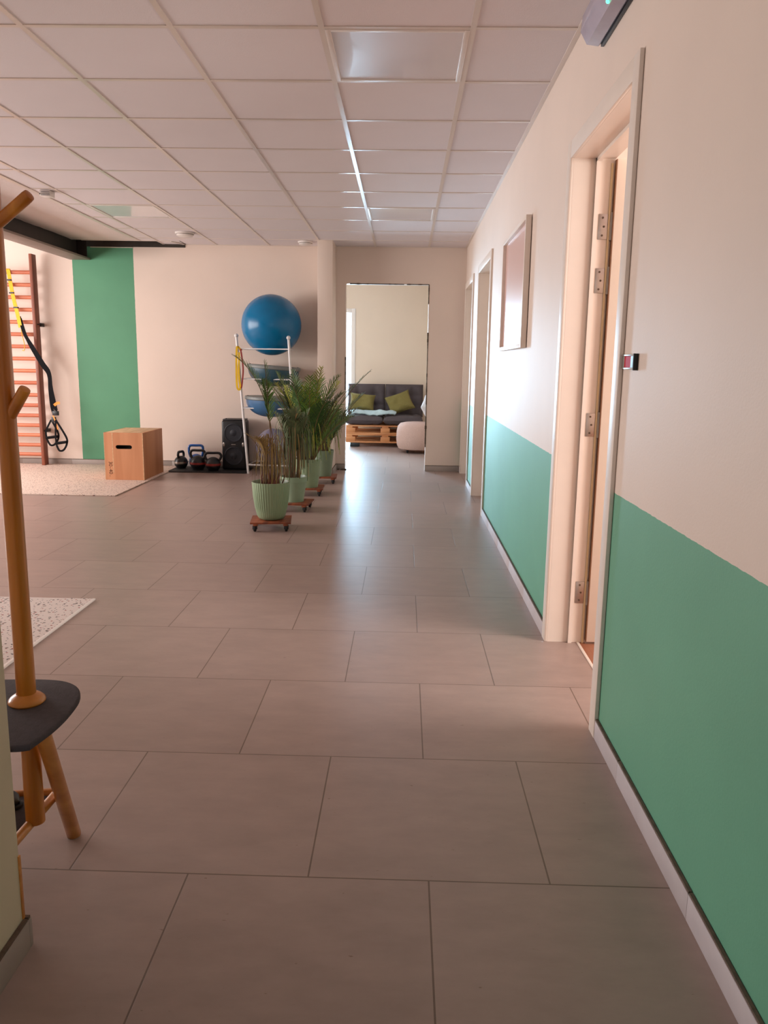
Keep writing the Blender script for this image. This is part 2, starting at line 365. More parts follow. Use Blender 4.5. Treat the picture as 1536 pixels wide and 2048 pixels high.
    def cushion(s, c, size, R=None, pinch=0.12, n=16, puff=0.5, seed=0, wob=0.0):
        """pillow-shaped solid: square outline in local XY, thickness in Z"""
        a, b, h = size[0] / 2, size[1] / 2, size[2] / 2; c = Vector(c)
        def P(u, v, sg):
            x = 2 * u - 1; y = 2 * v - 1
            k = 1 - pinch * (1 - y * y) ; k2 = 1 - pinch * (1 - x * x)
            t = (max(0, (1 - x ** 4)) * max(0, (1 - y ** 4))) ** puff
            z = sg * h * t
            if wob: z += sg * wob * t * noise.noise(Vector((x * 2.2 + seed, y * 2.2, seed)))
            p = Vector((a * x * k, b * y * k2, z))
            return (R @ p if R else p) + c
        for sg in (1, -1): s.grid(lambda u, v: P(u, v, sg), n, n)
        return s
    def ribbon(s, pts, wd, th, side=(1, 0, 0), mi=0):
        """flat strap along a path"""
        pts = [Vector(p) for p in pts]; n = len(pts); prev = None
        side = Vector(side)
        for i in range(n):
            d = (pts[min(i + 1, n - 1)] - pts[max(i - 1, 0)]).normalized()
            x = (side - d * side.dot(d)).normalized(); y = d.cross(x)
            q = [s.bm.verts.new(pts[i] + x * sx * wd / 2 + y * sy * th / 2) for sx, sy in ((-1, -1), (1, -1), (1, 1), (-1, 1))]
            if prev:
                for k in range(4):
                    f = s.bm.faces.new((prev[k], prev[(k + 1) % 4], q[(k + 1) % 4], q[k])); f.material_index = mi
            else: s.bm.faces.new(q[::-1]).material_index = mi
            prev = q
        s.bm.faces.new(prev).material_index = mi
        return s
    def build(s, name, mats, parent=None, weld=True, fixn=True):
        if weld: bmesh.ops.remove_doubles(s.bm, verts=s.bm.verts, dist=1e-5)
        if fixn: bmesh.ops.recalc_face_normals(s.bm, faces=s.bm.faces)
        me = bpy.data.meshes.new(name); s.bm.to_mesh(me); s.bm.free()
        try: me.set_sharp_from_angle(angle=radians(40))
        except Exception: pass
        for m in (mats if isinstance(mats, (list, tuple)) else [mats]): me.materials.append(m if not isinstance(m, str) else M[m])
        o = bpy.data.objects.new(name, me); COL.objects.link(o)
        if parent:
            root = parent
            while root.parent: root = root.parent
            me.transform(Matrix.Translation(-root.location)); o.parent = parent
        return o

def tag(o, label, cat, group=None, kind=None):
    o['label'] = label; o['category'] = cat
    if group: o['group'] = group
    if kind: o['kind'] = kind
    return o
def thing(name, loc, label, cat, group=None):
    o = bpy.data.objects.new(name, None); COL.objects.link(o); o.location = loc; o.empty_display_size = 0.1
    return tag(o, label, cat, group)
def struct(o, label=None):
    o['kind'] = 'structure'
    if label: o['label'] = label
    return o

# ------------------------------------------------------------------ the room
D1 = (2.55, 3.43); D3 = (6.50, 7.50); D2 = (8.18, 9.08)
DOORH = 2.065; WT = 0.17
LX = -6.35

mb = MB(); mb.box(LX - .2, WX + .135, -3.2, 13.1, -0.1, 0); struct(mb.build('floor', 'floor'), 'grey stone-look floor tiles in running bond')
mb = MB(); mb.box(WX + .137, 3.4, 0.5, 4.6, -0.1, 0.0); struct(mb.build('floor_treatment_room', 'oak'), 'brown wood floor of the treatment room')
mb = MB(); mb.box(WX + .13, WX + .142, D1[0] - .05, D1[1] + .05, -0.02, 0.003, bevel=.001); struct(mb.build('trim_1', 'casing'), 'pale floor strip at the open doorway')

# right corridor wall with three door openings
mb = MB()
ys = [-3.2, D1[0] - .02, D1[1] + .02, D3[0] - .02, D3[1] + .02, D2[0] - .02, D2[1] + .02, BY + .12]
for i in range(0, 8, 2): mb.box(WX, WX + WT - .004, ys[i], ys[i + 1], 0, CEIL + .3)
for a, b in (D1, D3, D2): mb.box(WX, WX + WT - .004, a - .02, b + .02, DOORH + .02, CEIL + .3)
struct(mb.build('wall_right', 'wall_side', weld=False), 'cream corridor wall with a green lower half')

# door linings and casings
def door_lining(n, y0, y1, closed=True):
    mb = MB(); t = 0.02
    for yy in ((y0 - t, y0), (y1, y1 + t)): mb.box(WX - .001, WX + WT, yy[0], yy[1], 0, DOORH + t)
    mb.box(WX - .001, WX + WT, y0, y1, DOORH, DOORH + t)
    # stop
    s0, s1 = WX + .09, WX + .106
    mb.box(s0, s1, y0, y0 + .014, 0, DOORH); mb.box(s0, s1, y1 - .014, y1, 0, DOORH); mb.box(s0, s1, y0, y1, DOORH - .014, DOORH)
    o = struct(mb.build('door_%d' % n, 'casing', weld=False), ['white lining of the open doorway beside the red and grey slide sign', 'white lining of the doorway closest to the back wall', 'white lining of the doorway just beyond the picture'][n - 1])
    cw = .068; x0 = WX - .014
    mb = MB()
    mb.box(x0, WX - .0005, y0 - cw, y0, 0, DOORH + cw, bevel=.002); mb.box(x0, WX - .0005, y1, y1 + cw, 0, DOORH + cw, bevel=.002)
    mb.box(x0, WX - .0005, y0, y1, DOORH, DOORH + cw, bevel=.002)
    c = mb.build('casing', 'casing', o, weld=False)
    return o
d1 = door_lining(1, *D1); d2 = door_lining(2, *D2); d3 = door_lining(3, *D3)
for (y0, y1), d in ((D2, d2), (D3, d3)):
    mb = MB(); mb.box(WX + .108, WX + .148, y0 + .002, y1 - .002, .006, DOORH - .002, bevel=.002); lf = mb.build('door_leaf', 'door_face', d)
    mb = MB(); mb.tube([(WX + .108, y0 + .07, 1.03), (WX + .07, y0 + .07, 1.03), (WX + .065, y0 + .085, 1.03), (WX + .065, y0 + .19, 1.03)], .009); mb.lathe([(.024, 0), (.024, .008)], (0, 0, 0), 20, tilt=Matrix.Rotation(-pi / 2, 3, 'Y'))
    bm_ = mb.bm
    for v in bm_.verts:
        if v.co.length < .1: v.co += Vector((WX + .108, y0 + .07, 1.03))
    mb.build('door_handle', 'silver', lf)
# seal strip and hinges of the open door
mb = MB(); mb.box(WX + .152, WX + .160, D1[1] - .008, D1[1] - .001, 0, DOORH - .02); mb.build('seal', 'gasket', d1)
# open leaf, swung into the treatment room against the far side
lx0 = WX + WT; ly1 = D1[1] + .012; ly0 = ly1 - .040
mb = MB(); mb.box(lx0, lx0 + .84, ly0, ly1, .012, DOORH - .006, bevel=.002); leaf = mb.build('door_leaf', 'door_face', d1)
mb = MB(); mb.box(lx0 - .003, lx0 + .002, ly0 + .001, ly1 - .001, .014, DOORH - .008); mb.build('leaf_edge', 'door_edge', leaf)
mb = MB(); mb.tube([(lx0 + .77, ly0, 1.03), (lx0 + .77, ly0 - .05, 1.03), (lx0 + .66, ly0 - .05, 1.03)], .009); mb.build('door_handle', 'silver', leaf)
for hz in (1.80, 1.585, .985, .235):
    mb = MB(); hh = .05
    mb.box(WX + .113, WX + .157, D1[1] - .004, D1[1] + .001, hz - hh, hz + hh, bevel=.001)
    mb.tube([(WX + WT - .004, D1[1] - .009, hz - hh - .005), (WX + WT - .004, D1[1] - .009, hz + hh + .005)], .0075, 12)
    for k in (-.035, 0, .035): mb.lathe([(.0045, 0), (.0045, .0015)], (WX + .13 + (.006 if k == 0 else 0), D1[1] - .004, hz + k), 10, tilt=Matrix.Rotation(pi / 2, 3, 'X'), mi=1)
    h_ = mb.build('hinge', ['silver', 'grout'], d1, weld=False)
    if hz < 1.7: h_['label'] = 'brushed steel hinge'

# treatment room shell
mb = MB()
mb.box(3.4, 3.5, 0.4, 1.45, 0, 2.6); mb.box(3.4, 3.5, 2.95, 4.7, 0, 2.6); mb.box(3.4, 3.5, 1.45, 2.95, 0, .7); mb.box(3.4, 3.5, 1.45, 2.95, 2.3, 2.6)
mb.box(WX + WT, 3.4, 4.6, 4.7, 0, 2.6); mb.box(WX + WT, 3.4, 0.4, 0.5, 0, 2.6)
struct(mb.build('wall_treatment_room', 'wall', weld=False), 'cream walls of the treatment room behind the open door')
mb = MB(); mb.box(WX + WT - .01, 3.5, 0.4, 4.7, 2.6, 2.7); struct(mb.build('ceiling_treatment_room', 'ceil'), 'pale ceiling of the treatment room')

# skirtings (tile strip plus dark joint on top)
def skirting(name, segs, label, m='skirt'):
    mb = MB()
    for (x0, x1, y0, y1) in segs:
        mb.box(x0, x1, y0, y1, 0, .064, bevel=.0012)
        e = .002
        mb.box(x0 + e, x1 - e, y0 + e, y1 - e, .064, .070, mi=1)
    return struct(mb.build(name, [m, 'grout'], weld=False), label)
cw = .068
segs = []
for a, b in ((-3.2, D1[0] - cw), (D1[1] + cw, D3[0] - cw), (D3[1] + cw, D2[0] - cw), (D2[1] + cw, BY)):
    y = a
    while y < b - .001:
        y2 = min(b, y + .6); segs.append((WX - .012, WX, y + .0012, y2)); y = y2
skirting('baseboard_right', segs, 'pale grey tile skirting along the green wall')
def xsegs(a, b, y0, y1):
    r = []; x = a
    while x < b - .001:
        x2 = min(b, x + .6); r.append((x + .001, x2, y0, y1)); x = x2
    return r
skirting('baseboard_back', xsegs(LX, -.965, BY - .012, BY) + [(-.965, -.800, 8.788, 8.80), (-.800, -.788, 8.80, BY), (-.788, -.69, BY - .012, BY), (.256, WX - .02, BY - .012, BY)], 'grey tile skirting along the back wall', 'skirt_dark')

# back wall with the opening to the lounge
OX0, OX1, OH = -.69, .256, 2.13
mb = MB()
mb.box(LX - .1, OX0, BY, BY + .12, 0, CEIL + .3); mb.box(OX1, WX + .01, BY, BY + .12, 0, CEIL + .3); mb.box(OX0, OX1, BY, BY + .12, OH, CEIL + .3)
struct(mb.build('wall_back', 'wall_back', weld=False), 'cream back wall with one tall green stripe')
# pillar beside the opening
mb = MB(); mb.box(-.965, -.800, 8.80, BY, 0, CEIL + .02, bevel=.004); struct(mb.build('wall_pillar', 'wall'), 'narrow cream pillar left of the lounge opening')
# chipped plaster edge round the opening
def rough_edge():
    random.seed(4); mb = MB()
    def strip(p0, p1, nrm):
        p0, p1 = Vector(p0), Vector(p1); n = 60; nrm = Vector(nrm)
        for i in range(n):
            a = p0.lerp(p1, i / n); b = p0.lerp(p1, (i + 1) / n)
            w_ = .003 + .008 * max(0, noise.noise(a * 3.1)) + .006 * max(0, noise.noise(a * 17))
            if noise.noise(a * 2.3 + Vector((5, 1, 2))) < -.18: continue
            c = (a + b) / 2; d = (b - a) / 2
            e = Vector((abs(d.x), 0, abs(d.z))) + Vector((abs(nrm.x), 0, abs(nrm.z))) * w_ + Vector((.0005, 0, .0005))
            mb.box(c.x - e.x, c.x + e.x, BY - .003, BY + .03, c.z - e.z, c.z + e.z)
    strip((OX0, 0, .08), (OX0, 0, OH), (1, 0, 0)); strip((OX1, 0, .0), (OX1, 0, OH), (1, 0, 0)); strip((OX0, 0, OH), (OX1, 0, OH), (0, 0, 1))
    for k in range(14):
        x = OX0 - .10 + .12 * random.random(); r = .006 + .012 * random.random()
        mb.sphere((x, BY - .02 - .03 * random.random(), r * .5), r, 8, (1, 1, .7))
    struct(mb.build('trim_2', 'rough_plaster', weld=False), 'rough chipped plaster edge around the lounge opening')
rough_edge()

# ceiling: tiles, plaster strip, void over the back wall, grid bars
GX0 = -2.96
mb = MB()
xs = [GX0] + [.243 + .6 * c for c in range(-5, 1)] + [WX]
yrows = [3.399 + .6 * k for k in range(-11, 10)] + [BY]
for i in range(len(xs) - 1):
    for j in range(len(yrows) - 1):
        x0, x1, y0, y1 = xs[i], xs[i + 1], yrows[j], yrows[j + 1]
        if x1 < -2.5 and y1 > 9.2 and i <= 1:
            y1 = 9.02
            if y1 <= y0: continue
        if (abs(x0 + .357) < .01 and (abs(y0 - 3.399) < .01 or abs(y0 - 6.999) < .01)) or (abs(x0 + 2.757) < .01 and abs(y0 - 6.999) < .01): 
            continue
        mb.box(x0 + .002, x1 - .002, y0 + .002, y1 - .002, CEIL, CEIL + .02)
struct(mb.build('ceiling', 'ceil', weld=False), 'pinkish white suspended ceiling tiles')
mb = MB(); g = .012
for x in xs[1:-1]: mb.box(x - g, x + g, -3.2, BY, CEIL - .004, CEIL + .03)
mb.box(GX0 - .02, GX0 + .02, -3.2, 9.0, CEIL - .006, CEIL + .03); mb.box(WX - .022, WX - .0005, -3.2, BY, CEIL - .006, CEIL + .03)
for y in yrows[1:-1]: mb.box(GX0, WX - .001, y - g, y + g, CEIL - .0035, CEIL + .029)
mb.box(-2.5, WX - .001, BY - .022, BY - .0005, CEIL - .005, CEIL + .03)
struct(mb.build('trim_3', 'grid', weld=False), 'beige metal grid bars of the suspended ceiling')
mb = MB()
def wavy(y): return -3.70 + .03 * noise.noise(Vector((y * 1.7, 0, 0))) + .015 * noise.noise(Vector((y * 7, 3, 0)))
poly = [(GX0, -3.2), (GX0, 9.0)] + [(wavy(9.0 - k * .1) , 9.0 - k * .1) for k in range(0, 122)]
mb.prism(poly, CEIL, CEIL + .02)
struct(mb.build('ceiling_plaster_strip', 'plaster'), 'smooth plaster strip between ceiling grid and steel beam')
mb = MB(); mb.box(-3.70, -2.51, 8.98, BY, 2.72, 2.75); mb.box(-3.75, -2.51, 8.99, 9.005, CEIL + .02, 2.75); mb.box(-2.515, -2.50, 8.99, BY, CEIL, 2.75); mb.box(-3.71, -2.515, BY - .006, BY - .001, 2.500, 2.74)  # last box: dark board on the wall that paints the slot's shade
struct(mb.build('ceiling_void_and_shade', 'void_shade', weld=False), 'open ceiling slot above the green stripe, its shade painted as a dark wall board')
mb = MB(); mb.bar((-2.62, 9.03, CEIL - .002), (-2.515, 9.20, CEIL - .008), .03, .008); mb.bar((-3.6, 9.0, CEIL - .002), (-2.62, 9.0, CEIL - .002), .02, .006)
struct(mb.build('trim_4', 'grid', weld=False), 'loose pale grid bar at the ceiling slot')
mb = MB(); mb.box(-3.6, -3.115, BY - .010, BY, 2.490, 2.496); struct(mb.build('trim_light_line', 'casing'), 'thin white strip painting a line of light at the top of the green stripe')  # white strip put in for a line of light along the wall edge
mb = MB(); mb.box(LX - .1, -3.72, -3.2, BY + .12, 2.72, 2.80); struct(mb.build('ceiling_side_bay', 'plaster'), 'plaster ceiling beyond the steel beam')
mb = MB(); mb.box(LX - .1, WX + .2, -3.2, 13.1, 2.86, 2.95); struct(mb.build('ceiling_slab', 'void_shade'), 'dark slab above the suspended ceiling')

# steel beam
bt = thing('steel_beam', (-3.72, 3, 2.35), 'dark steel ceiling beam with a lighter bottom flange', 'beam')
mb = MB(); mb.box(-3.732, -3.712, -3.19, BY - .11, 2.375, 2.70); mb.box(-3.84, -3.60, BY - .12, BY - .105, 2.375, 2.72)
mb.build('web', 'steel_dark', bt, weld=False)
mb = MB(); mb.box(-3.84, -3.605, -3.19, BY - .005, 2.352, 2.374, bevel=.003); fl = mb.build('bottom_flange', 'steel_light', bt); fl['label'] = 'lighter grey bottom flange'
mb = MB(); mb.box(-3.84, -3.74, -3.19, BY - .005, 2.70, 2.72); mb.build('top_flange', 'steel_dark', bt)

# left side of the hall: outer wall with windows
mb = MB()
mb.box(LX - .1, LX, -3.2, 3.4, 0, 2.9); mb.box(LX - .1, LX, 8.6, BY + .1, 0, 2.9); mb.box(LX - .1, LX, 3.4, 8.6, 0, .6); mb.box(LX - .1, LX, 3.4, 8.6, 2.38, 2.9)
struct(mb.build('wall_left', 'wall', weld=False), 'outer wall of the hall with large windows')
mb = MB()
for y in (3.4, 5.13, 6.87, 8.55): mb.box(LX - .09, LX - .03, y, y + .05, .6, 2.38)
mb.box(LX - .09, LX - .03, 3.4, 8.6, .6, .65); mb.box(LX - .09, LX - .03, 3.4, 8.6, 2.33, 2.38)
wf = struct(mb.build('window_1', 'casing', weld=False), 'white frame of the hall windows')
# behind the camera
mb = MB(); mb.box(LX, -.65, -3.3, -3.2, 0, 2.9); mb.box(.55, WX + .2, -3.3, -3.2, 0, 2.9); mb.box(-.65, .55, -3.3, -3.2, 2.4, 2.9)
struct(mb.build('wall_front', 'wall', weld=False), 'wall behind the viewpoint with an opening added for the fill light')
# near left partition
PX, PY = -.78, 1.45
mb = MB(); mb.box(-2.6, PX, -3.2, PY, 0, CEIL + .05); struct(mb.build('wall_left_near', 'partition'), 'pale green-cream partition end at the left foreground')
skirting('baseboard_left_near', [(PX, PX + .012, y, min(PY, y + .599)) for y in [-3.1 + .6 * k for k in range(8)] if y < PY] + xsegs(-2.6, PX + .012, PY, PY + .012), 'grey tile skirting at the foot of the near partition', 'skirt_dark')
mb = MB(); mb.box(PX - .006, PX + .003, PY - .004, PY + .003, .07, .215); struct(mb.build('trim_6', 'pole_x'), 'thin brown corner bead on the near partition')

# lounge shell
mb = MB(); LY = 12.85
mb.box(.9, 1.0, BY + .12, LY + .1, 0, 2.9); mb.box(-.80, 1.0, LY, LY + .1, 0, 2.9); mb.box(-3.1, -2.25, LY, LY + .1, 0, 2.9); mb.box(-2.25, -.80, LY, LY + .1, 2.10, 2.9)
mb.box(-3.1, -3.0, BY + .12, 10.3, 0, 2.9); mb.box(-3.1, -3.0, 12.1, LY, 0, 2.9); mb.box(-3.1, -3.0, 10.3, 12.1, 0, .7); mb.box(-3.1, -3.0, 10.3, 12.1, 2.3, 2.9)
struct(mb.build('wall_lounge', 'wall_lounge', weld=False), 'pale yellow-cream walls of the lounge')
mb = MB(); mb.box(-3.1, 1.0, BY + .12, LY, 2.66, 2.70); struct(mb.build('ceiling_lounge', 'ceil'), 'lounge ceiling')
mb = MB()
for x in (-2.25, -1.56, -.865): mb.box(x, x + .065, LY - .01, LY + .05, 0, 2.10, bevel=.003)

for xa, xb in ((-2.185, -1.56), (-1.495, -.865)): mb.box(xa, xb, LY - .01, LY + .05, 2.035, 2.10, bevel=.003); mb.box(xa, xb, LY - .01, LY + .05, 0, .06, bevel=.003)
gd = struct(mb.build('door_4', 'casing', weld=False), 'bright white-framed glass door of the lounge')
mb = MB(); mb.box(-2.24, -.81, LY + .015, LY + .021, .05, 2.04); mb.build('pane', 'glass', gd)

# ------------------------------------------------------------------ floor mats
mb = MB(); mb.box(-5.9, -2.64, 7.07, BY - .02, 0.0005, .010, bevel=.002)
m_ = mb.build('speckled_mat', 'mat_far'); tag(m_, 'large pinkish speckled floor mat under the wooden box and wall bars', 'mat')
t = thing('speckled_mat', (-2.2, 3.2, 0), 'white mat with dark and red flecks behind the coat stand', 'mat')
mb = MB(); mb.box(-4.2, -1.60, 1.9, 3.90, 0.0005, .008, bevel=.002); mb.build('surface', 'mat_near', t)
mb = MB(); mb.box(-1.60, -1.585, 1.9, 3.90, 0.0005, .010, bevel=.002); e_ = mb.build('edge_strip', 'white_plastic', t); e_['label'] = 'white edge strip'
mb = MB(); mb.box(-2.66, -1.768, 8.74, 9.22, 0.0005, .010, bevel=.002); tag(mb.build('rubber_mat', 'rubber'), 'thin black rubber mat under the kettlebells and loudspeaker', 'mat')

# ------------------------------------------------------------------ ceiling fixtures
def light_panel(x0, y0, label):
    t = thing('light_panel', (x0 + .3, y0 + .3, CEIL), label, 'ceiling light', 'unlit square ceiling light panels')
    mb = MB(); e = .012; z0, z1 = CEIL - .006, CEIL + .02
    mb.box(x0 + e, x0 + e + .022, y0 + e, y0 + .6 - e, z0, z1, bevel=.002); mb.box(x0 + .6 - e - .022, x0 + .6 - e, y0 + e, y0 + .6 - e, z0, z1, bevel=.002)
    mb.box(x0 + e + .022, x0 + .578 - e, y0 + e, y0 + e + .022, z0, z1, bevel=.002); mb.box(x0 + e + .022, x0 + .578 - e, y0 + .6 - e - .022, y0 + .6 - e, z0, z1, bevel=.002)
    mb.build('frame', 'white_plastic', t, weld=False)
    mb = MB()
    mb.grid(lambda u, v: Vector((x0 + .034 + .532 * u, y0 + .034 + .532 * v, CEIL - .001 - .0025 * sin(pi * u) * sin(pi * v))), 16, 16)
    mb.box(x0 + .034, x0 + .566, y0 + .034, y0 + .566, CEIL + .002, CEIL + .012)
    mb.build('diffuser', 'panel', t, weld=False)
light_panel(-.357, 3.399, 'square glossy ceiling light panel, the nearest one')
light_panel(-.357, 6.999, 'square ceiling light panel above the corridor just before the lounge opening')
light_panel(-2.757, 6.999, 'square ceiling light panel on the left near the steel beam')

def detector(x, y, label, r=.055, box=False):
    t = thing('smoke_detector' if not box else 'motion_sensor', (x, y, CEIL), label, 'detector' if not box else 'sensor')
    if box:
        mb = MB(); mb.box(x - .045, x + .045, y - .045, y + .045, CEIL - .045, CEIL - .001, bevel=.008); h = mb.build('housing', 'white_plastic', t)
        mb = MB()
        for z in (.014, .026, .036): mb.box(x - .03, x + .04, y - .0475, y - .0425, CEIL - z - .003, CEIL - z, bevel=.001)
        mb.box(x - .042, x - .036, y - .0475, y - .0425, CEIL - .034, CEIL - .026)
        mb.build('grille', 'black', t, weld=False)
    else:
        mb = MB(); mb.lathe([(r * 1.1, -.001), (r * 1.1, -.012), (r, -.018), (r * .96, -.03), (r * .8, -.038), (.001, -.040)][::-1], (x, y, CEIL), 32); mb.build('housing', 'white_plastic', t)
        mb = MB(); mb.lathe([(r * 1.0, -.0195), (r * 1.0, -.0235)], (x, y, CEIL), 32); mb.build('vent_slot', 'grout', t)
detector(-2.85, 6.49, 'small boxy white sensor with dark slots on the ceiling by the beam', box=True)
detector(-2.29, 8.42, 'round white smoke detector under a tile near the ceiling slot', .09)
detector(-1.11, 8.93, 'round white detector at the ceiling edge beside the pillar', .075)

# emergency light on the corridor wall, top right
t = thing('emergency_light', (WX, 2.75, 2.38), 'frosted plastic emergency light with green indicator high on the wall', 'emergency light')
mb = MB()
prof = [(WX - .001, 2.33 + .015), (WX - .001, 2.45), (WX - .055, 2.45), (WX - .080, 2.425), (WX - .084, 2.375), (WX - .06, 2.335), (WX - .02, 2.33)]
mb.prism([(x, z) for x, z in prof], 2.42, 3.02, bevel=.006, axis='y'); mb.build('cover', 'frosted', t)
mb = MB(); mb.box(WX - .012, WX - .0005, 2.43, 3.012, 2.327, 2.452, bevel=.002); bp_ = mb.build('back_plate', 'black_plastic', t); bp_['label'] = 'dark back plate'
for yy, rr in ((2.700, .007), (2.674, .006)): l_ = MB().sphere((.606, yy, 2.343), rr, 12).build('indicator_light', 'led', t); l_['label'] = 'glowing green indicator'

# picture on the corridor wall
t = thing('picture_frame', (WX, 4.98, 1.33), 'white box frame with a pastel print on the corridor wall', 'picture')
y0, y1, z0, z1, fx = 4.475, 5.49, 1.332, 2.035, WX - .035
mb = MB(); fw = .022
mb.box(fx, WX - .004, y0, y0 + fw, z0, z1, bevel=.0015); mb.box(fx, WX - .004, y1 - fw, y1, z0, z1, bevel=.0015)
mb.box(fx, WX - .004, y0 + fw, y1 - fw, z0, z0 + fw, bevel=.0015); mb.box(fx, WX - .004, y0 + fw, y1 - fw, z1 - fw, z1, bevel=.0015)
mb.build('frame', 'casing', t, weld=False)
mb = MB(); mb.box(WX - .014, WX - .006, y0 + fw, y1 - fw, z0 + fw, z1 - fw); mb.build('print', 'poster', t)
mb = MB(); mb.box(WX - .006, WX - .0005, y0 + .03, y1 - .03, z0 + .03, z1 - .03); mb.build('backing', 'grout', t)

# vacant / occupied slide sign
t = thing('slide_sign', (WX, 2.40, 1.245), 'small red and grey slide sign with black end on the wall', 'sign')
mb = MB()
mb.box(WX - .008, WX - .0005, 2.335, 2.478, 1.224, 1.229, bevel=.001); mb.box(WX - .008, WX - .0005, 2.335, 2.478, 1.263, 1.268, bevel=.001); mb.box(WX - .008, WX - .0005, 2.335, 2.345, 1.226, 1.266, bevel=.001); mb.box(WX - .004, WX - .0005, 2.335, 2.478, 1.226, 1.266)
mb.build('frame', 'silver', t, weld=False)
mb = MB(); mb.box(WX - .006, WX - .004, 2.385, 2.45, 1.2295, 1.2625); r_ = mb.build('red_field', 'red', t); r_['label'] = 'red field'
mb = MB(); mb.box(WX - .006, WX - .004, 2.346, 2.3845, 1.2295, 1.2625); r_ = mb.build('grey_field', 'grey_sign', t); r_['label'] = 'grey field'
mb = MB(); mb.box(WX - .014, WX - .0005, 2.325, 2.334, 1.221, 1.269, bevel=.001); r_ = mb.build('end_grip', 'black', t); r_['label'] = 'black end grip'

# ------------------------------------------------------------------ wall bars
t = thing('wall_bars', (-4.66, 9.12, 0), 'reddish wooden wall bars with many rungs against the back wall', 'wall bars')
def zpost(x):
    mb = MB(); mb.box(x - .018, x + .018, 9.06, 9.165, .0105, 2.39, bevel=.003); return mb.build('post', 'post_wood', t)
pR, pL = zpost(-4.215), zpost(-5.11)
for z in [2.191 - .1365 * k for k in range(10)] + [.823, .705, .588, .474, .36, .245, .135]:
    mb = MB(); a = []
    mb.tube([(-5.09, 9.095, z), (-4.235, 9.095, z)], .0215, 16); mb.build('rung', 'bar_wood', t)
for z in (1.62, .41):
    for x, p in ((-4.215, pR), (-5.11, pL)):
        mb = MB(); mb.box(x - .03, x + .03, 9.155, BY - .0005, z - .02, z + .02, bevel=.003); mb.build('wall_bracket', 'black_plastic', p)
        MB().lathe([(.008, 0), (.008, .02)], (x + .018, 9.1, z), 10, tilt=Matrix.Rotation(pi / 2, 3, 'Y')).build('bolt', 'black_plastic', p)

# ------------------------------------------------------------------ suspension trainer
t = thing('suspension_trainer', (-4.2, 9.0, .3), 'yellow and black suspension straps hanging from the top rung', 'exercise straps')
def smooth(pts, n=8):
    pts = [Vector(p) for p in pts]; P = [pts[0]] + pts + [pts[-1]]; out = []
    for i in range(1, len(P) - 2):
        for k in range(n):
            u = k / n; a, b, c, d = P[i - 1], P[i], P[i + 1], P[i + 2]
            out.append(.5 * ((2 * b) + (-a + c) * u + (2 * a - 5 * b + 4 * c - d) * u * u + (-a + 3 * b - 3 * c + d) * u ** 3))
    out.append(pts[-1]); return out
mb = MB(); mb.ribbon(smooth([(-4.49, 9.11, 2.17), (-4.49, 9.105, 2.215), (-4.485, 9.075, 2.222), (-4.47, 9.065, 2.17), (-4.43, 9.04, 1.94), (-4.38, 9.02, 1.72), (-4.355, 9.015, 1.58)]), .042, .005)
mb.tube(smooth([(-4.35, 9.02, 1.6), (-4.345, 9.02, 1.5), (-4.325, 9.02, 1.40), (-4.33, 9.02, 1.33), (-4.355, 9.02, 1.33)]), .004, 6)
s_ = mb.build('anchor_strap', 'yellow', t, weld=False); s_['label'] = 'yellow anchor strap'
for z, x in ((1.96, -4.438), (1.80, -4.40), (1.66, -4.372), (2.1, -4.46)): MB().box(x - .024, x + .024, 9.02, 9.05, z - .008, z + .008).build('buckle', 'black_plastic', t)
mb = MB()
mb.ribbon(smooth([(-4.37, 9.03, 1.70), (-4.30, 9.0, 1.50), (-4.22, 8.99, 1.37), (-4.11, 8.985, 1.19), (-4.045, 8.985, 1.08), (-4.035, 8.985, .88), (-4.02, 8.985, .74), (-3.99, 8.985, .66)]), .038, .004)
mb.ribbon(smooth([(-4.36, 9.035, 1.68), (-4.28, 9.01, 1.44), (-4.14, 9.0, 1.18), (-4.06, 8.995, 1.06), (-4.055, 8.995, .88), (-4.045, 8.995, .70), (-4.02, 8.995, .60)]), .032, .004)
mb.ribbon(smooth([(-4.035, 8.985, 1.08), (-4.02, 8.98, .9), (-3.985, 8.98, .68), (-4.0, 8.98, .62)]), .02, .003)
mb.build('strap', 'black_web', t, weld=False)
for q_ in ((-4.03, -3.96, 8.965, 8.99, .60, .65), (-4.05, -4.0, 8.97, 9.0, .52, .58)): MB().box(*q_, bevel=.004).build('adjuster', 'black_plastic', t)
for q_, w_ in (([(-4.0, 8.96, .715), (-3.965, 8.955, .74), (-3.93, 8.955, .745)], .03), ([(-4.02, 8.96, .60), (-3.99, 8.955, .52), (-3.97, 8.955, .44)], .014)): g_ = MB().ribbon(smooth(q_), w_, .003).build('pull_tab', 'orange_tag', t); g_['label'] = 'orange pull tab'
for k, (cx, cz, sc) in enumerate(((-4.05, .36, 1.1), (-3.94, .30, 1.0))):
    mb = MB()
    mb.ribbon(smooth([(cx + (.0 if k == 0 else -.05), 8.975 - .02 * k, .55), (cx - .06 * sc, 8.97 - .02 * k, cz + .06), (cx - .055 * sc, 8.97 - .02 * k, cz - .04)]), .02, .004)
    mb.ribbon(smooth([(cx + (.0 if k == 0 else -.05), 8.975 - .02 * k, .55), (cx + .06 * sc, 8.97 - .02 * k, cz + .06), (cx + .065 * sc, 8.97 - .02 * k, cz - .02), (cx + .03, 8.96 - .02 * k, cz - .09), (cx - .02, 8.96 - .02 * k, cz - .10), (cx - .055 * sc, 8.97 - .02 * k, cz - .04)]), .022, .004)
    mb.tube([(cx - .065 * sc, 8.97 - .02 * k, cz - .02), (cx + .065 * sc, 8.97 - .02 * k, cz)], .016, 12)
    mb.build('handle_loop', 'black_web', t, weld=False)

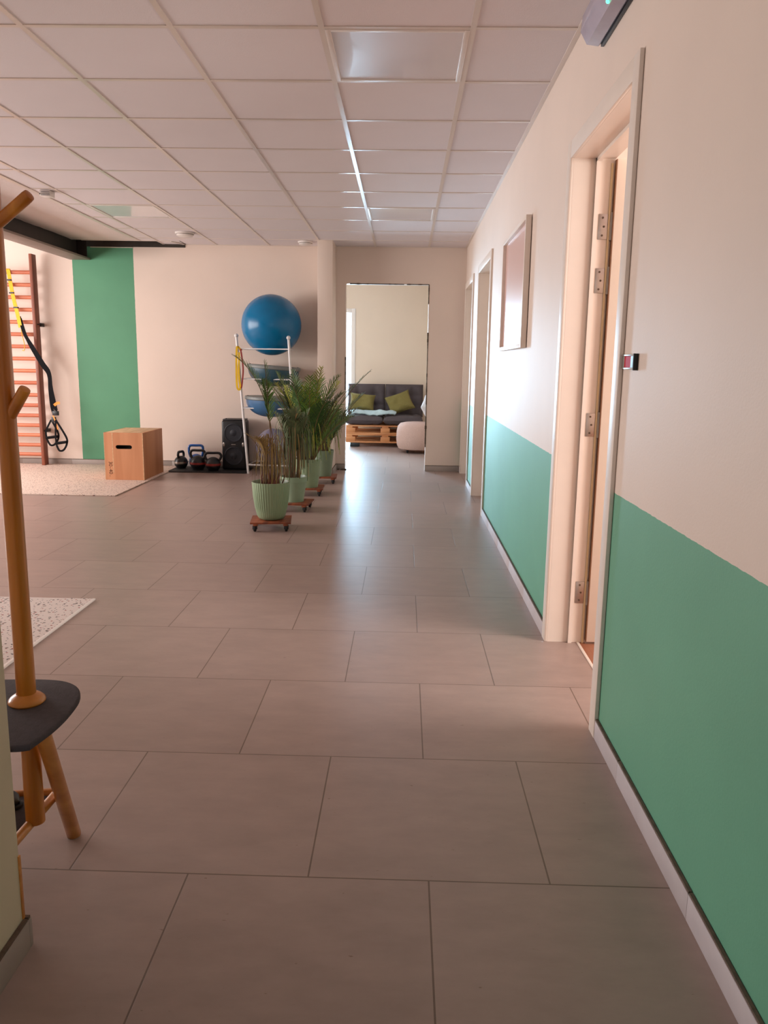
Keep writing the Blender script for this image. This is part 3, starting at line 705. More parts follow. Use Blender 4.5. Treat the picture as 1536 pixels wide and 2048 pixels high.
# ------------------------------------------------------------------ plywood box
def text_mesh(body, size, depth=0.0006):
    cu = bpy.data.curves.new('txt', 'FONT'); cu.body = body; cu.size = size; cu.extrude = depth; cu.align_x = 'CENTER'; cu.align_y = 'CENTER'
    o = bpy.data.objects.new('txt', cu); COL.objects.link(o); bpy.context.view_layer.update()
    me = bpy.data.meshes.new_from_object(o.evaluated_get(bpy.context.evaluated_depsgraph_get()))
    bpy.data.objects.remove(o); return me
t = thing('jump_box', (-2.885, 8.36, .01), 'plywood jump box with a dark slot handle on the speckled mat', 'box')
X0, X1, Y0, Y1, Z0, Z1 = -3.09, -2.684, 8.03, 8.69, .0105, .50
mb = MB()
mb.prism([(X0, Z0), (X1, Z0), (X1, Z1), (X0, Z1)], Y0 + .017, Y0 + .018, axis='y')
mb.bm.clear()
hx, hz, hw, hh = -2.885 - .0, .352, .085, .020
# front panel with a rounded slot cut through it
def slot_panel(mb, ya, yb):
    N_ = 10; loop = []
    for k in range(N_ + 1): a = -pi / 2 + pi * k / N_; loop.append((hx + hw - hh + hh * cos(a), hz + hh * sin(a)))
    for k in range(N_ + 1): a = pi / 2 + pi * k / N_; loop.append((hx - hw + hh + hh * cos(a), hz + hh * sin(a)))
    n = len(loop)
    def outer(p):
        dx, dz = p[0] - hx, p[1] - hz; sx = ((X1 if dx > 0 else X0) - hx) / dx if abs(dx) > 1e-9 else 1e9; sz = ((Z1 if dz > 0 else Z0) - hz) / dz if abs(dz) > 1e-9 else 1e9
        s_ = min(sx, sz); return (hx + dx * s_, hz + dz * s_)
    out = [outer(p) for p in loop]
    # add the corners by snapping nearest outer points
    for cx, cz in ((X0, Z0), (X1, Z0), (X1, Z1), (X0, Z1)):
        i = min(range(n), key=lambda i: (out[i][0] - cx) ** 2 + (out[i][1] - cz) ** 2); out[i] = (cx, cz)
    for y in (ya, yb):
        A = [mb.bm.verts.new((p[0], y, p[1])) for p in loop]; B = [mb.bm.verts.new((p[0], y, p[1])) for p in out]
        for i in range(n): mb.bm.faces.new((A[i], A[(i + 1) % n], B[(i + 1) % n], B[i]))
        if y == ya: A0, B0 = A, B
    for i in range(n):
        mb.bm.faces.new((A0[i], A0[(i + 1) % n], A[(i + 1) % n], A[i])); mb.bm.faces.new((B0[i], B0[(i + 1) % n], B[(i + 1) % n], B[i]))
slot_panel(mb, Y0, Y0 + .018); mb.build('front_panel', 'ply', t)
mb = MB(); mb.box(X0, X1, Y1 - .018, Y1, Z0, Z1, bevel=.001); mb.build('back_panel', 'ply', t)
for xx, lb in ((X0, 0), (X1 - .018, 1)):
    mb = MB(); mb.box(xx, xx + .018, Y0 + .018, Y1 - .018, Z0, Z1, bevel=.001); mb.build('side_panel', 'ply', t)
mb = MB(); mb.box(X0 + .018, X1 - .018, Y0 + .018, Y1 - .018, Z1 - .018, Z1, bevel=.001); mb.build('top_panel', 'ply_edge', t)
for q_ in ((X0 - .0008, X0 + .004, Y0 - .0008, Y0 + .002, Z0, Z1), (X1 - .006, X1 + .0008, Y0 - .0008, Y0 + .004, Z0, Z1), (X0 + .085, X0 + .092, Y0 - .0007, Y0 + .001, Z0 + .07, Z1)): MB().box(*q_).build('edge_band', 'ply_edge', t)
mb = MB(); mb.box(X0 + .02, X1 - .02, Y0 + .10, Y0 + .105, Z0 + .01, Z1 - .02); mb.build('slot_shade_board', 'black', t)  # black sheet added to paint the shade behind the handle slot
for body, zc, s_ in (('30', .175, .052), ('-', .135, .05), ('40', .095, .052), ('...', .052, .04)):
    me = text_mesh(body, s_); o = bpy.data.objects.new('lettering', me); COL.objects.link(o); me.materials.clear(); me.materials.append(M['burn'])
    me.transform(Matrix.Rotation(pi / 2, 4, 'X') @ Matrix.Rotation(-pi / 2, 4, 'Z')); me.transform(Matrix.Translation(Vector((X0 + .058, Y0 - .0006, zc)) - t.location)); o.parent = t; o['label'] = 'dark burnt lettering'

# ------------------------------------------------------------------ kettlebells
def kettlebell(x, y, r, hh, hw, rz, mname, label, band=None):
    z0 = .0105
    t = thing('kettlebell', (x, y, z0), label, 'kettlebell', 'kettlebells on the rubber mat')
    mb = MB(); prof = [(.001, 0), (r * .62, 0), (r * .70, .004)]
    c = r * .86
    for k in range(4, 20):
        a = -pi / 2 + pi * k / 20; rr = r * cos(a); z = c + r * sin(a)
        if z > .01: prof.append((rr, z))
    prof.append((.001, c + r))
    mb.lathe(prof, (x, y, z0), 28); mb.build('bell', mname, t)
    if band:
        mb = MB(); mb.lathe([(r * 1.005, c - .012), (r * 1.012, c - .008), (r * 1.012, c + .008), (r * 1.005, c + .012)], (x, y, z0), 28); b_ = mb.build('colour_band', band, t)
    mb = MB(); cz = z0 + c + r * .55; top = z0 + hh
    pts = [(-hw * .78, cz), (-hw * .98, cz + (top - cz) * .35), (-hw * .98, top - .035), (-hw * .72, top - .014), (0, top - .013), (hw * .72, top - .014), (hw * .98, top - .035), (hw * .98, cz + (top - cz) * .35), (hw * .78, cz)]
    R = Matrix.Rotation(rz, 3, 'Z')
    mb.tube(smooth([R @ Vector((p[0], 0, p[1] - z0)) + Vector((x, y, z0)) for p in pts], 5), .0145, 12); mb.build('handle', mname, t)
kettlebell(-2.580, 9.03, .078, .205, .055, 1.25, 'iron', 'small black kettlebell at the left end, handle seen edge-on', 'silver')
kettlebell(-2.43, 9.14, .085, .270, .08, .15, 'iron_blue', 'shiny blue kettlebell behind the black ones')
kettlebell(-2.355, 8.93, .088, .235, .085, -.1, 'iron', 'black kettlebell in front of the blue one', 'red_band')
kettlebell(-2.165, 8.87, .085, .215, .09, .1, 'iron', 'black kettlebell nearest the loudspeaker', 'red_band')

# ------------------------------------------------------------------ loudspeaker
t = thing('loudspeaker', (-1.94, 9.09, .0105), 'tall black party loudspeaker with two round woofers', 'loudspeaker')
x0, x1, y0, y1, z0, z1 = -2.085, -1.815, 8.97, 9.21, .0105, .585
mb = MB(); mb.box(x0, x1, y0, y1, z0, z1 - .01, bevel=.022, seg=4); mb.build('cabinet', 'black_plastic', t)
mb = MB(); mb.box(x0 + .01, x1 - .01, y0 + .02, y1 - .02, z1 - .012, z1 + .006, bevel=.006); mb.tube([(x0 + .05, y0 + .03, z1 + .008), (x0 + .05, y0 + .03, z1 + .016)], .008, 10); mb.tube([(x1 - .03, y0 + .03, z1 + .006), (x1 - .03, y0 + .03, z1 + .012)], .01, 10); mb.build('top_handle', 'black_plastic', t, weld=False)
RX = Matrix.Rotation(pi / 2, 3, 'X')
for cz in (.435, .17):
    mb = MB(); mb.lathe([(.108, 0), (.108, .006), (.100, .008), (.096, .002), (.05, -.004), (.03, .004), (.001, .008)], ((x0 + x1) / 2, y0 - .0005, cz), 36, tilt=RX); mb.build('woofer', 'black_grille', t)
for sx in (x0 + .024, x1 - .024):
    mb = MB(); mb.sphere((sx, y0 - .001, .302), .013, 16, (1, .4, 2.1)); a_ = mb.build('side_light', 'silver', t); a_['label'] = 'silver side light'
mb = MB(); mb.box(-1.975, -1.925, y0 - .004, y0 + .001, .298, .306, bevel=.001); mb.build('badge', 'silver', t)

# ------------------------------------------------------------------ ball rack
def lerp(a, b, u): return Vector(a).lerp(Vector(b), u)
t = thing('ball_rack', (-1.5, 8.9, 0), 'white tubular rack holding the gym ball and balance domes', 'rack')
LF, LT = Vector((-1.742, 8.755, 0)), Vector((-1.852, 8.775, 1.505)); RF, RT = Vector((-1.185, 8.70, 0)), Vector((-1.262, 8.66, 1.485))
back = Vector((.06, .36, 0))
for a, b in ((LF, LT), (RF, RT)):
    mb = MB(); d = (b - a).normalized(); mb.tube([a, b], .0135, 14); p = mb.build('post', 'white_tube', t)
    mb = MB(); mb.sphere(b + d * .014, .023, 20); mb.build('ball_finial', 'white_tube', p)
for z in (1.378, 1.052, .732, .10):
    a = lerp(LF, LT, z / 1.505); b = lerp(RF, RT, z / 1.485)
    mb = MB(); mb.tube([a, b], .0075, 10); mb.build('front_rail', 'white_tube', t)
    dy = .34 if z > 1.2 or z < .2 else .45
    a2 = a + Vector((.03, dy, .0)); b2 = b + Vector((-.02, dy + .06, 0))
    MB().tube([a2, b2], .0075, 10).build('rear_rail', 'white_tube', t)
    for p_, q_ in ((a, a2), (b, b2)): MB().tube([p_, q_], .006, 8).build('shelf_arm', 'white_tube', t)
# gym ball on top
tag(MB().sphere((-1.487, 8.91, 1.643), .330, 64).build('gym_ball', 'blue_ball'), 'big blue gym ball on top of the white rack', 'gym ball')
tag(MB().sphere((-1.48, 8.93, .295), .205, 48).build('gym_ball', 'grey_ball'), 'lilac-grey gym ball on the lowest level of the rack', 'gym ball')
def balance_dome(c, r, depth, tilt, dm, label):
    t = thing('balance_dome', c, label, 'balance trainer', 'balance domes on the rack')
    R = Matrix.Rotation(tilt, 3, 'Y')
    mb = MB(); mb.lathe([(.001, .030), (r * .3, .030), (r * .98, .034), (r, .026), (r, .004), (r * .97, -.004), (.001, -.004)][::-1], c, 48, tilt=R); mb.build('platform', 'grey_disc', t)
    mb = MB(); prof = []
    for k in range(0, 13): a = pi / 2 * k / 12; prof.append((max(.001, r * .95 * sin(a) ** .82), -.004 - depth * cos(a)))
    mb.lathe(prof, c, 48, tilt=R); d_ = mb.build('dome', dm, t)
    for k in range(2): a = pi * k; q = R @ Vector((r * .9 * cos(a), r * .9 * sin(a), .034)); MB().sphere(Vector(c) + q, .01, 8, (1, 1, .6)).build('stud', 'black_plastic', t)
balance_dome((-1.472, 8.935, 1.165), .300, .19, .07, 'teal_dome', 'balance dome with dark teal underside on the upper rack level')
balance_dome((-1.50, 8.935, .822), .300, .19, .03, 'blue_dome', 'balance dome with blue-grey underside on the middle rack level')
# resistance bands over the left post
def band(name, pts, wd, m, label):
    mb = MB(); mb.ribbon(smooth(pts), wd, .004); return tag(mb.build(name, m, weld=False), label, 'resistance band', None)
band('resistance_band', [(-1.80, 8.752, 1.36), (-1.835, 8.742, 1.40), (-1.845, 8.735, 1.34), (-1.850, 8.735, 1.10), (-1.845, 8.735, .965), (-1.825, 8.735, .935), (-1.812, 8.735, .965), (-1.825, 8.735, 1.10), (-1.818, 8.74, 1.34)], .022, 'yellow_green', 'lime-yellow resistance band looped over the left rack post')
band('resistance_band', [(-1.792, 8.752, 1.36), (-1.800, 8.738, 1.37), (-1.788, 8.732, 1.30), (-1.775, 8.732, 1.15), (-1.790, 8.732, 1.0), (-1.80, 8.735, .95)], .016, 'red_band', 'dark red resistance band hanging just right of the yellow one')

# ------------------------------------------------------------------ plants
def frond(mb, base, az, length, rise, droop, nl=22, ll=.16, lw=.012, twist=0, mi=0, bare=.3, jitter=.2, sm=1):
    """one arching palm leaf: rachis tube plus paired ribbons"""
    base = Vector(base); d = Vector((cos(az), sin(az), 0)); pts = []; n = 18
    for i in range(n + 1):
        u = i / n
        pts.append(base + d * (length * (sin(rise) * u + .55 * droop * u ** 2.4)) + Vector((0, 0, length * (cos(rise) * u - droop * .62 * u ** 2.6))))
    mb.tube(pts, [.0042 * (1 - .75 * i / n) + .0008 for i in range(n + 1)], 5, mi=sm)
    side0 = d.cross(Vector((0, 0, 1)))
    for j in range(nl):
        u = bare + (1 - bare) * (j + .5) / nl; f = u * n; i = min(int(f), n - 1); p = pts[i].lerp(pts[i + 1], f - i)
        tg = (pts[i + 1] - pts[i]).normalized(); up = side0.cross(tg).normalized()
        L_ = ll * (sin(pi * min(1, (u - bare) / (1 - bare) * .8 + .16)) ** .7) * (1 + jitter * (random.random() - .5))
        for sg in (-1, 1):
            dir_ = (tg * (1.0 + .35 * random.random()) + side0 * sg * .78 + up * (.22 + .2 * random.random())).normalized()
            w_ = lw * (1 + .3 * (random.random() - .5)); q = []
            for k in range(5):
                s_ = k / 4; q.append(p + dir_ * L_ * s_ + Vector((0, 0, -L_ * .24 * s_ * s_ * (1 + random.random() * .5))))
            nrm = dir_.cross(up); 
            if nrm.length < .01: nrm = side0.copy()
            nrm.normalize()
            prev = None
            for k in range(5):
                ww = w_ * (.5, 1, .85, .5, .06)[k] / 2
                a = mb.bm.verts.new(q[k] + nrm * ww); b = mb.bm.verts.new(q[k] - nrm * ww)
                if prev:
                    fc = mb.bm.faces.new((prev[0], a, b, prev[1])); fc.smooth = True; fc.material_index = mi
                prev = (a, b)

def pot(t, c, rt, rb, h, mname, ribs=False, rim=False, belly=0):
    x, y, z = c; mb = MB()
    prof = [(.001, 0)]
    if belly: prof += [(rb * .7, 0), (rb * .92, .008), (rb * 1.06, .03), (rb + (rt - rb) * .50, h * .35), (rb + (rt - rb) * .75, h * .62), (rt, h)]
    else: prof += [(rb, 0), (rb + (rt - rb) * .5, h * .5), (rt * (1 if not rim else .95), h * (.78 if rim else 1))]
    if rim: prof += [(rt * .955, h * .79), (rt, h * .80), (rt * 1.03, h)]
    R1 = prof[-1][0]
    prof += [(R1 * .95, h), (R1 * .92, h - .01), (R1 * .88, h * .84), (.001, h * .84)]
    rf = (lambda a, z: 1 + (.02 * cos(a * 44) if (.03 < z < h * .95) else 0)) if ribs else None
    mb.lathe(prof, c, 264 if ribs else 48, rf=rf); p = mb.build('pot', mname, t)
    mb = MB()
    mb.grid(lambda u, v: Vector((x + R1 * .87 * u * cos(v * 2 * pi), y + R1 * .87 * u * sin(v * 2 * pi), z + h * .86 + .006 * noise.noise(Vector((u * cos(v * 6.283), u * sin(v * 6.283), 0)) * 6))), 6, 28); mb.build('soil', 'soil', t)
    return z + h * .86

def canes(t, c, n, spread, hmax, mname, r0=.005, lean=.3):
    mb = MB(); tops = []
    for k in range(n):
        a = random.random() * 2 * pi; rr = spread * math.sqrt(random.random()); b = Vector(c) + Vector((rr * cos(a), rr * sin(a), -.01)); h = hmax * (.5 + .5 * random.random())
        tip = b + Vector((lean * h * cos(a) * rr / spread * random.random(), lean * h * sin(a) * rr / spread * random.random(), h))
        mid = b.lerp(tip, .5) + Vector((random.random() - .5, random.random() - .5, 0)) * .02
        mb.tube(smooth([b, mid, tip], 4), [r0 * (1 - .06 * i) for i in range(9)], 6); tops.append((tip, a))
    mb.build('canes', mname, t, weld=False); return tops

def dolly(x, y, label, w=.30, rz=0.0, z=.058):
    t = thing('plant_dolly', (x, y, 0), label, 'plant dolly', 'wooden plant dollies with castors'); R = Matrix.Rotation(rz, 3, 'Z'); c = Vector((x, y, 0))
    mb = MB(); h = w / 2
    for k in range(5):
        u = -h + w * (k + .5) / 5; p = c + R @ Vector((0, u, z + .008)); q = R @ Vector((h, 0, 0))
        mb.bar(p - q, p + q, w / 5 - .010, .014, bevel=.002)
    for u in (-h + .04, h - .04):
        p = c + R @ Vector((u, 0, z - .006)); q = R @ Vector((0, h - .004, 0)); mb.bar(p - q, p + q, .035, .013, bevel=.002)
    mb.build('platform', 'dolly', t, weld=False)
    for sx in (-1, 1):
        for sy in (-1, 1):
            p = c + R @ Vector((sx * (h - .035), sy * (h - .03), 0))
            mb = MB(); mb.lathe([(.018, z - .022), (.018, z - .012)], (p.x, p.y, 0), 14); mb.box(p.x - .016, p.x - .011, p.y - .012, p.y + .012, .018, z - .015); mb.box(p.x + .011, p.x + .016, p.y - .012, p.y + .012, .018, z - .015)
            cs = mb.build('castor', 'black_plastic', t, weld=False)
            mb = MB(); mb.lathe([(.019, -.009), (.022, -.005), (.022, .005), (.019, .009)], (p.x, p.y, .0225), 20, tilt=Matrix.Rotation(pi / 2, 3, 'Y')); mb.build('wheel', 'rubber', cs)
    return z + .015

# plant 1: ribbed pot, mostly dried, one green frond standing tall
random.seed(11)
P1 = (-.985, 5.80)
zt = dolly(*P1, 'wooden dolly under the ribbed pot, nearest of the four', .30, .12)
t = thing('potted_palm', (P1[0], P1[1], zt), 'half-dried potted palm in a ribbed sage pot, nearest of the four', 'potted plant', 'potted palms in a row')
zs = pot(t, (P1[0], P1[1], zt), .143, .10, .285, 'sage', ribs=True, belly=1)
canes(t, (P1[0], P1[1], zs), 26, .075, .13, 'stem_red', .0055, .35)
canes(t, (P1[0] + .005, P1[1], zs), 16, .065, .40, 'stem', .0038, .25)
mb = MB()
frond(mb, (P1[0] + .03, P1[1], zs), pi + .12, 1.27, .0, .40, 34, .21, .016, mi=0, bare=.42, sm=2)
frond(mb, (P1[0] + .0, P1[1] + .01, zs + .03), pi - .5, .84, -.02, .16, 20, .15, .012, mi=0, bare=.55, sm=2)
frond(mb, (P1[0] + .01, P1[1], zs + .03), pi + .3, .93, .02, .06, 18, .14, .012, mi=0, bare=.62, sm=2)
for k in range(3):
    az = random.random() * 2 * pi; frond(mb, (P1[0] + .03 * cos(az), P1[1] + .03 * sin(az), zs + .03), az, .40 + .10 * random.random(), .10, .38, 12, .12, .008, mi=1, bare=.5, sm=2)
# drooping dead blades
for k in range(60):
    a = random.random() * 2 * pi; r = .02 + .07 * random.random(); b = Vector((P1[0] + .03 * cos(a), P1[1] + .03 * sin(a), zs + .22 + .14 * random.random())); o_ = Vector((cos(a), sin(a), 0))
    mb.ribbon(smooth([b, b + o_ * r * .7 + Vector((0, 0, .04)), b + o_ * r * 1.1 + Vector((0, 0, -.05)), b + o_ * r * 1.25 + Vector((0, 0, -.16 - .12 * random.random()))], 3), .0045, .001, side=(-o_.y, o_.x, 0), mi=1)
mb.build('foliage', ['leaf', 'leaf_dry', 'stem'], t, weld=False, fixn=False)

# plant 2
random.seed(23); P2 = (-.925, 6.60)
zt = dolly(*P2, 'wooden dolly under the smooth rimmed pot, second from the camera', .30, -.06)
t = thing('potted_palm', (P2[0], P2[1], zt), 'wilted grey-green palm in a smooth rimmed sage pot, second nearest', 'potted plant', 'potted palms in a row')
zs = pot(t, (P2[0], P2[1], zt), .113, .082, .215, 'sage_light', rim=True)
tp = canes(t, (P2[0] - .01, P2[1], zs), 30, .065, .55, 'stem', .0042, .28)
mb = MB()
for k in range(22):
    az = random.random() * 2 * pi; frond(mb, (P2[0] + .03 * cos(az), P2[1] + .03 * sin(az), zs + .02), az, .50 + .18 * random.random(), .01 + .08 * random.random(), .10 + .14 * random.random(), 20, .15, .009, mi=0, bare=.42, sm=2)
for k in range(60):
    a = random.random() * 2 * pi; r = .05 + .08 * random.random(); b = Vector((P2[0] + .05 * cos(a), P2[1] + .05 * sin(a), zs + .30 + .22 * random.random())); o_ = Vector((cos(a), sin(a), 0))
    mb.ribbon(smooth([b, b + o_ * r * .6 + Vector((0, 0, .04)), b + o_ * r + Vector((0, 0, -.07)), b + o_ * r * 1.1 + Vector((0, 0, -.22 - .15 * random.random()))], 3), .007, .001, side=(-o_.y, o_.x, 0), mi=0 if k % 4 else 1)
mb.build('foliage', ['leaf_grey', 'leaf_dry', 'stem'], t, weld=False, fixn=False)

# plants 3 and 4: lush
for P, seed, label, potm, rt, rb, h, lab2, n, ln in (
    ((-.905, 7.42), 5, 'lush green palm in a tall plain sage pot, third from the camera', 'sage', .130, .095, .27, 'wooden dolly under the tall plain pot, third from the camera', 40, 1.10),
    ((-.845, 8.20), 9, 'green palm in a grey-green pot next to the pillar, farthest of the four', 'sage_dark', .118, .09, .27, 'wooden dolly under the farthest pot, beside the pillar', 20, .80)):
    random.seed(seed); zt = dolly(*P, lab2, .30, .05)
    t = thing('potted_palm', (P[0], P[1], zt), label, 'potted plant', 'potted palms in a row')
    zs = pot(t, (P[0], P[1], zt), rt, rb, h, potm)
    canes(t, (P[0], P[1], zs), 22, .07, .3, 'stem', .005, .25)
    mb = MB()
    for k in range(n):
        az = 2 * pi * (k + .6 * random.random()) / n * 3; L_ = ln * (.45 + .5 * random.random()); rs = (.03 + .50 * random.random() ** 1.4) * (.55 if cos(az) < 0 else 1.1)
        frond(mb, (P[0] + .045 * cos(az), P[1] + .045 * sin(az), zs), az, L_, rs, .06 + .34 * random.random(), 22, .20, .011, mi=(0, 1, 0, 2, 1)[k % 5], bare=.22, sm=3)
    frond(mb, (P[0] + .02, P[1], zs), -.05, ln * 1.0, .42, .20, 32, .17, .013, mi=1, bare=.35, sm=3)
    frond(mb, (P[0] - .02, P[1], zs), pi - .1, ln * .86, .22, .14, 28, .17, .013, mi=0, bare=.35, sm=3)
    for k in range(70):
        a = random.random() * 2 * pi; r = .04 + .10 * random.random(); b = Vector((P[0] + .05 * cos(a), P[1] + .05 * sin(a), zs + .16 + .2 * random.random())); o_ = Vector((cos(a), sin(a), 0))
        mb.ribbon(smooth([b, b + o_ * r * .6 + Vector((0, 0, .05)), b + o_ * r + Vector((0, 0, -.03)), b + o_ * r * 1.15 + Vector((0, 0, -.12 - .08 * random.random()))], 3), .008, .001, side=(-o_.y, o_.x, 0), mi=(2, 0, 2)[k % 3])
    mb.build('foliage', ['leaf', 'leaf_dark', 'leaf_light', 'stem'], t, weld=False, fixn=False)

# ------------------------------------------------------------------ lounge furniture
def pallet(z, lab, first):
    t = thing('pallet', (-.29, 12.3, z), lab, 'pallet', 'stacked varnished pallets of the sofa')
    x0, x1, y0, y1 = -.875, .315, 11.92, 12.70
    mb = MB()
    for k in range(5): yy = y0 + .05 + (y1 - y0 - .1) * k / 4; mb.box(x0, x1, yy - .048, yy + .048, z + .112, z + .132, bevel=.002)
    for xx in (x0 + .05, (x0 + x1) / 2, x1 - .05): mb.box(xx - .05, xx + .05, y0, y1, z + .092, z + .111, bevel=.002)
    mb.build('deck_boards', 'pallet', t, weld=False)
    for xx in (x0 + .07, (x0 + x1) / 2, x1 - .07):
        for yy in (y0 + .05, (y0 + y1) / 2, y1 - .05): MB().box(xx - .07, xx + .07, yy - .05, yy + .05, z + .022, z + .092, bevel=.002).build('block', 'pallet', t)
    mb = MB()
    for yy in (y0 + .05, (y0 + y1) / 2, y1 - .05): mb.box(x0, x1, yy - .05, yy + .05, z, z + .022, bevel=.002)
    mb.build('bottom_boards', 'pallet', t, weld=False)
pallet(.062, 'varnished wooden pallet resting on black blocks, lower of the two', True)
pallet(.195, 'varnished wooden pallet directly under the sofa cushions', False)
mb = MB()
for i, (xx, yy) in enumerate(((-.74, 11.98), (.2, 12.0), (-.74, 12.62), (.2, 12.62))):
    mb = MB(); mb.box(xx - .07, xx + .07, yy - .05, yy + .05, 0.0005, .061, bevel=.004)
    tag(mb.build('support_block', 'black_plastic'), 'black block under a corner of the lower pallet', 'block', 'black blocks under the pallet sofa')
t = thing('sofa_bed', (-.29, 12.3, .33), 'charcoal fabric sofa mattress folded on the wooden pallets', 'sofa')
# seat
def sofa_pad(c, size, R=None, ncx=1, tuft=()):
    mb = MB(); a, b, h = size[0] / 2, size[1] / 2, size[2] / 2; c = Vector(c)
    def P(u, v, sg):
        x = 2 * u - 1; y = 2 * v - 1
        t_ = (max(0, 1 - abs(x) ** 7) * max(0, 1 - abs(y) ** 7)) ** .5
        z = h * t_
        for (tx, ty) in tuft:
            d2 = ((x - tx) * a) ** 2 + ((y - ty) * b) ** 2; z -= .035 * math.exp(-d2 / .008) * t_
        for (tx, ty) in tuft: z -= .010 * math.exp(-((y - ty) * b) ** 2 / .0012) * t_ + .008 * math.exp(-((x - tx) * a) ** 2 / .0012) * t_
        p = Vector((a * x, b * y, sg * z)); return (R @ p if R else p) + c
    for sg in (1, -1): mb.grid(lambda u, v: P(u, v, sg), 48, 32)
    return mb
for i, (xa, xb) in enumerate(((-.90, -.315), (-.31, .285))):
    sofa_pad(((xa + xb) / 2, 12.22, .405), (xb - xa, .70, .15), None, tuft=((-.45, 0), (.45, 0))).build('seat_cushion', 'sofa', t)
    Rb = Matrix.Rotation(radians(74), 3, 'X')
    sofa_pad(((xa + xb) / 2 + .01, 12.56, .68), (xb - xa, .52, .15), Rb, tuft=((-.45, .3), (.45, .3), (-.45, -.35), (.45, -.35))).build('back_cushion', 'sofa', t)
def pillow(name, c, size, rot, m, label, cat='cushion', group=None):
    mb = MB(); R = Matrix.Rotation(rot[2], 3, 'Z') @ Matrix.Rotation(rot[0], 3, 'X') @ Matrix.Rotation(rot[1], 3, 'Z')
    mb.cushion(c, size, R, .10, 18, .45, seed=c[0], wob=.02); return tag(mb.build(name, m), label, cat, group)
pillow('throw_cushion', (-.655, 12.34, .655), (.40, .28, .13), (radians(66), radians(-6), .05), 'olive', 'olive green cushion at the left end of the sofa', group='olive sofa cushions')
pillow('throw_cushion', (-.07, 12.30, .655), (.40, .33, .13), (radians(64), radians(22), -.05), 'olive', 'olive green cushion leaning tilted in the right half of the sofa', group='olive sofa cushions')
mb = MB(); random.seed(3)
mb.grid(lambda u, v: Vector((-.80 + .66 * u + .02 * sin(v * 9), 11.95 + .22 * v + .02 * sin(u * 7), .505 + .022 * abs(noise.noise(Vector((u * 5, v * 3, 1)))) * 2 + .012 * sin(u * 9 + v * 2) - (.05 * max(0, .18 - v) * 3))), 40, 16)
o = mb.build('blanket', 'blanket'); sm = o.modifiers.new('thickness', 'SOLIDIFY'); sm.thickness = .022; sm.offset = 1
tag(o, 'pale grey-blue crumpled blanket on the sofa seat', 'blanket')
t = thing('pouf', (.20, 11.30, 0), 'round beige upholstered pouf in front of the sofa', 'pouf')
mb = MB(); mb.lathe([(.001, .045), (.24, .045), (.275, .06), (.295, .11), (.305, .20), (.300, .30), (.285, .375), (.25, .415), (.18, .43), (.001, .435)], (.20, 11.30, 0), 56); mb.build('seat', 'pouf', t)
for a in range(4):
    an = pi / 4 + a * pi / 2; mb = MB(); mb.lathe([(.012, .0005), (.015, .01), (.020, .046)], (.20 + .20 * cos(an), 11.30 + .20 * sin(an), 0), 16); mb.build('foot', 'black_plastic', t)
pillow('pillow', (.375, 11.40, .625), (.36, .36, .13), (radians(75), radians(38), radians(60)), 'white_fabric', 'white pillow standing on the beige pouf', 'pillow')

# ------------------------------------------------------------------ coat stand with seat
t = thing('coat_stand', (-.90, 1.70, 0), 'orange wooden coat stand with pegs and a dark grey seat', 'coat stand')
PXc, PYc = -.853, 1.675
mb = MB(); mb.tube([(PXc, PYc, .150), (PXc, PYc, .9), (PXc, PYc, 1.9)], [.0215, .0205, .019], 28); pole = mb.build('pole', 'pole', t)
mb = MB(); mb.lathe([(.038, .451), (.041, .455), (.040, .460), (.033, .467), (.026, .471), (.0225, .474)], (PXc, PYc, 0), 36); mb.build('collar', 'pole', pole)
for a, b in (((PXc + .005, PYc, 1.100), (-.798, 1.655, 1.165)), ((PXc + .005, PYc, 1.495), (-.762, 1.655, 1.552)), ((PXc - .005, PYc, 1.25), (-.93, 1.70, 1.31)), ((PXc - .005, PYc + .01, 1.66), (-.93, 1.71, 1.72))):
    mb = MB(); d = Vector(b) - Vector(a); mb.tube([a, Vector(a) + d * .92, Vector(a) + d * .985, b], [.0125, .0125, .0115, .007], 18); mb.build('peg', 'pole', t)
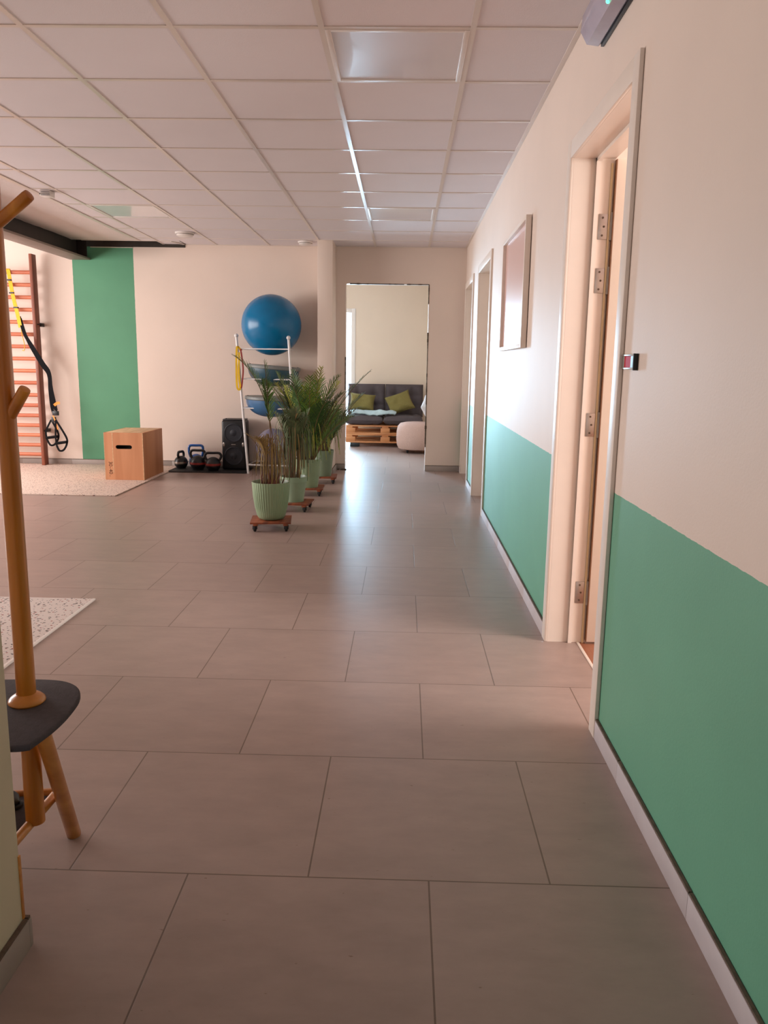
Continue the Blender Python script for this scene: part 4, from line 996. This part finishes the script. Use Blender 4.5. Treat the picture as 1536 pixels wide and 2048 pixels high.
# seat plate, rounded triangle
raw = [(-.752, 1.475), (-.738, 1.56), (-.737, 1.64), (-.750, 1.725), (-.79, 1.785), (-.86, 1.81), (-1.0, 1.80), (-1.10, 1.77), (-1.155, 1.71), (-1.15, 1.64), (-1.08, 1.56), (-.95, 1.49), (-.83, 1.468), (-.78, 1.466)]
sp_ = [(p.x, p.y) for p in smooth([Vector((x, y, 0)) for x, y in raw + [raw[0]]], 5)][:-1]
mb = MB(); mb.prism(sp_, .436, .451, bevel=.005); mb.build('seat', 'felt', t)
LA0, LA1 = Vector((-.845, 1.855, 0)), Vector((-.790, 1.60, .436))
LB0, LB1 = Vector((-.880, 1.495, 0)), Vector((-.90, 1.56, .436))
LC0, LC1 = Vector((-1.20, 1.80, 0)), Vector((-1.06, 1.70, .436))
for a, b in ((LA0, LA1), (LB0, LB1), (LC0, LC1)):
    mb = MB(); mb.tube([a, a + (b - a) * .01, b], [.0165, .018, .0175], 24); mb.build('leg', 'pole_x', t)
def onleg(a, b, z): return a.lerp(b, z / .436)
A, B, C = onleg(LA0, LA1, .142), onleg(LB0, LB1, .118), onleg(LC0, LC1, .14)
Af = Vector((-.857, 1.822, .150)); Bf = Vector((-.866, 1.50, .150))
for a, b, m in ((Af, Bf, 'pole_x'), (Af + Vector((0, .0, -.01)), C, 'pole_x'), (C, Vector((-.905, 1.50, .135)), 'pole_x')):
    mb = MB(); mb.tube([a, b], .0115, 16); mb.build('stretcher', m, t)
mb = MB(); mb.prism([(Af.x - .012, Af.y - .02), (Bf.x - .02, Bf.y + .01), (C.x + .03, C.y - .01), (C.x + .05, C.y + .01)], .136, .142, bevel=.001); mb.build('lower_shelf', 'felt', t)
# shoe on the lower shelf
t = thing('shoe', (-1.03, 1.74, .143), 'black shoe lying on the lower shelf of the coat stand', 'shoe')
mb = MB()
def shoe(u, v):
    a = v * 2 * pi; L_ = .21; x = (u - .5) * L_; w_ = .038 * (max(0, 1 - abs(2 * u - 1) ** 3)) ** .5 + .0005
    h = (.028 + .038 * (1 / (1 + math.exp((u - .45) * 14)))) * (max(0, 1 - abs(2 * u - 1) ** 5)) ** .5 + .0005
    return Vector((-1.01 - .02 + x, 1.745 + w_ * cos(a), .158 + max(0, h * sin(a)) + min(0, .008 * sin(a))))
mb.grid(shoe, 24, 24); mb.build('upper', 'black_plastic', t)
mb = MB(); mb.prism([(-1.03 + .112 * cos(k * pi / 12), 1.745 + .042 * sin(k * pi / 12)) for k in range(24)], .1432, .152, bevel=.002); mb.build('sole', 'rubber', t)
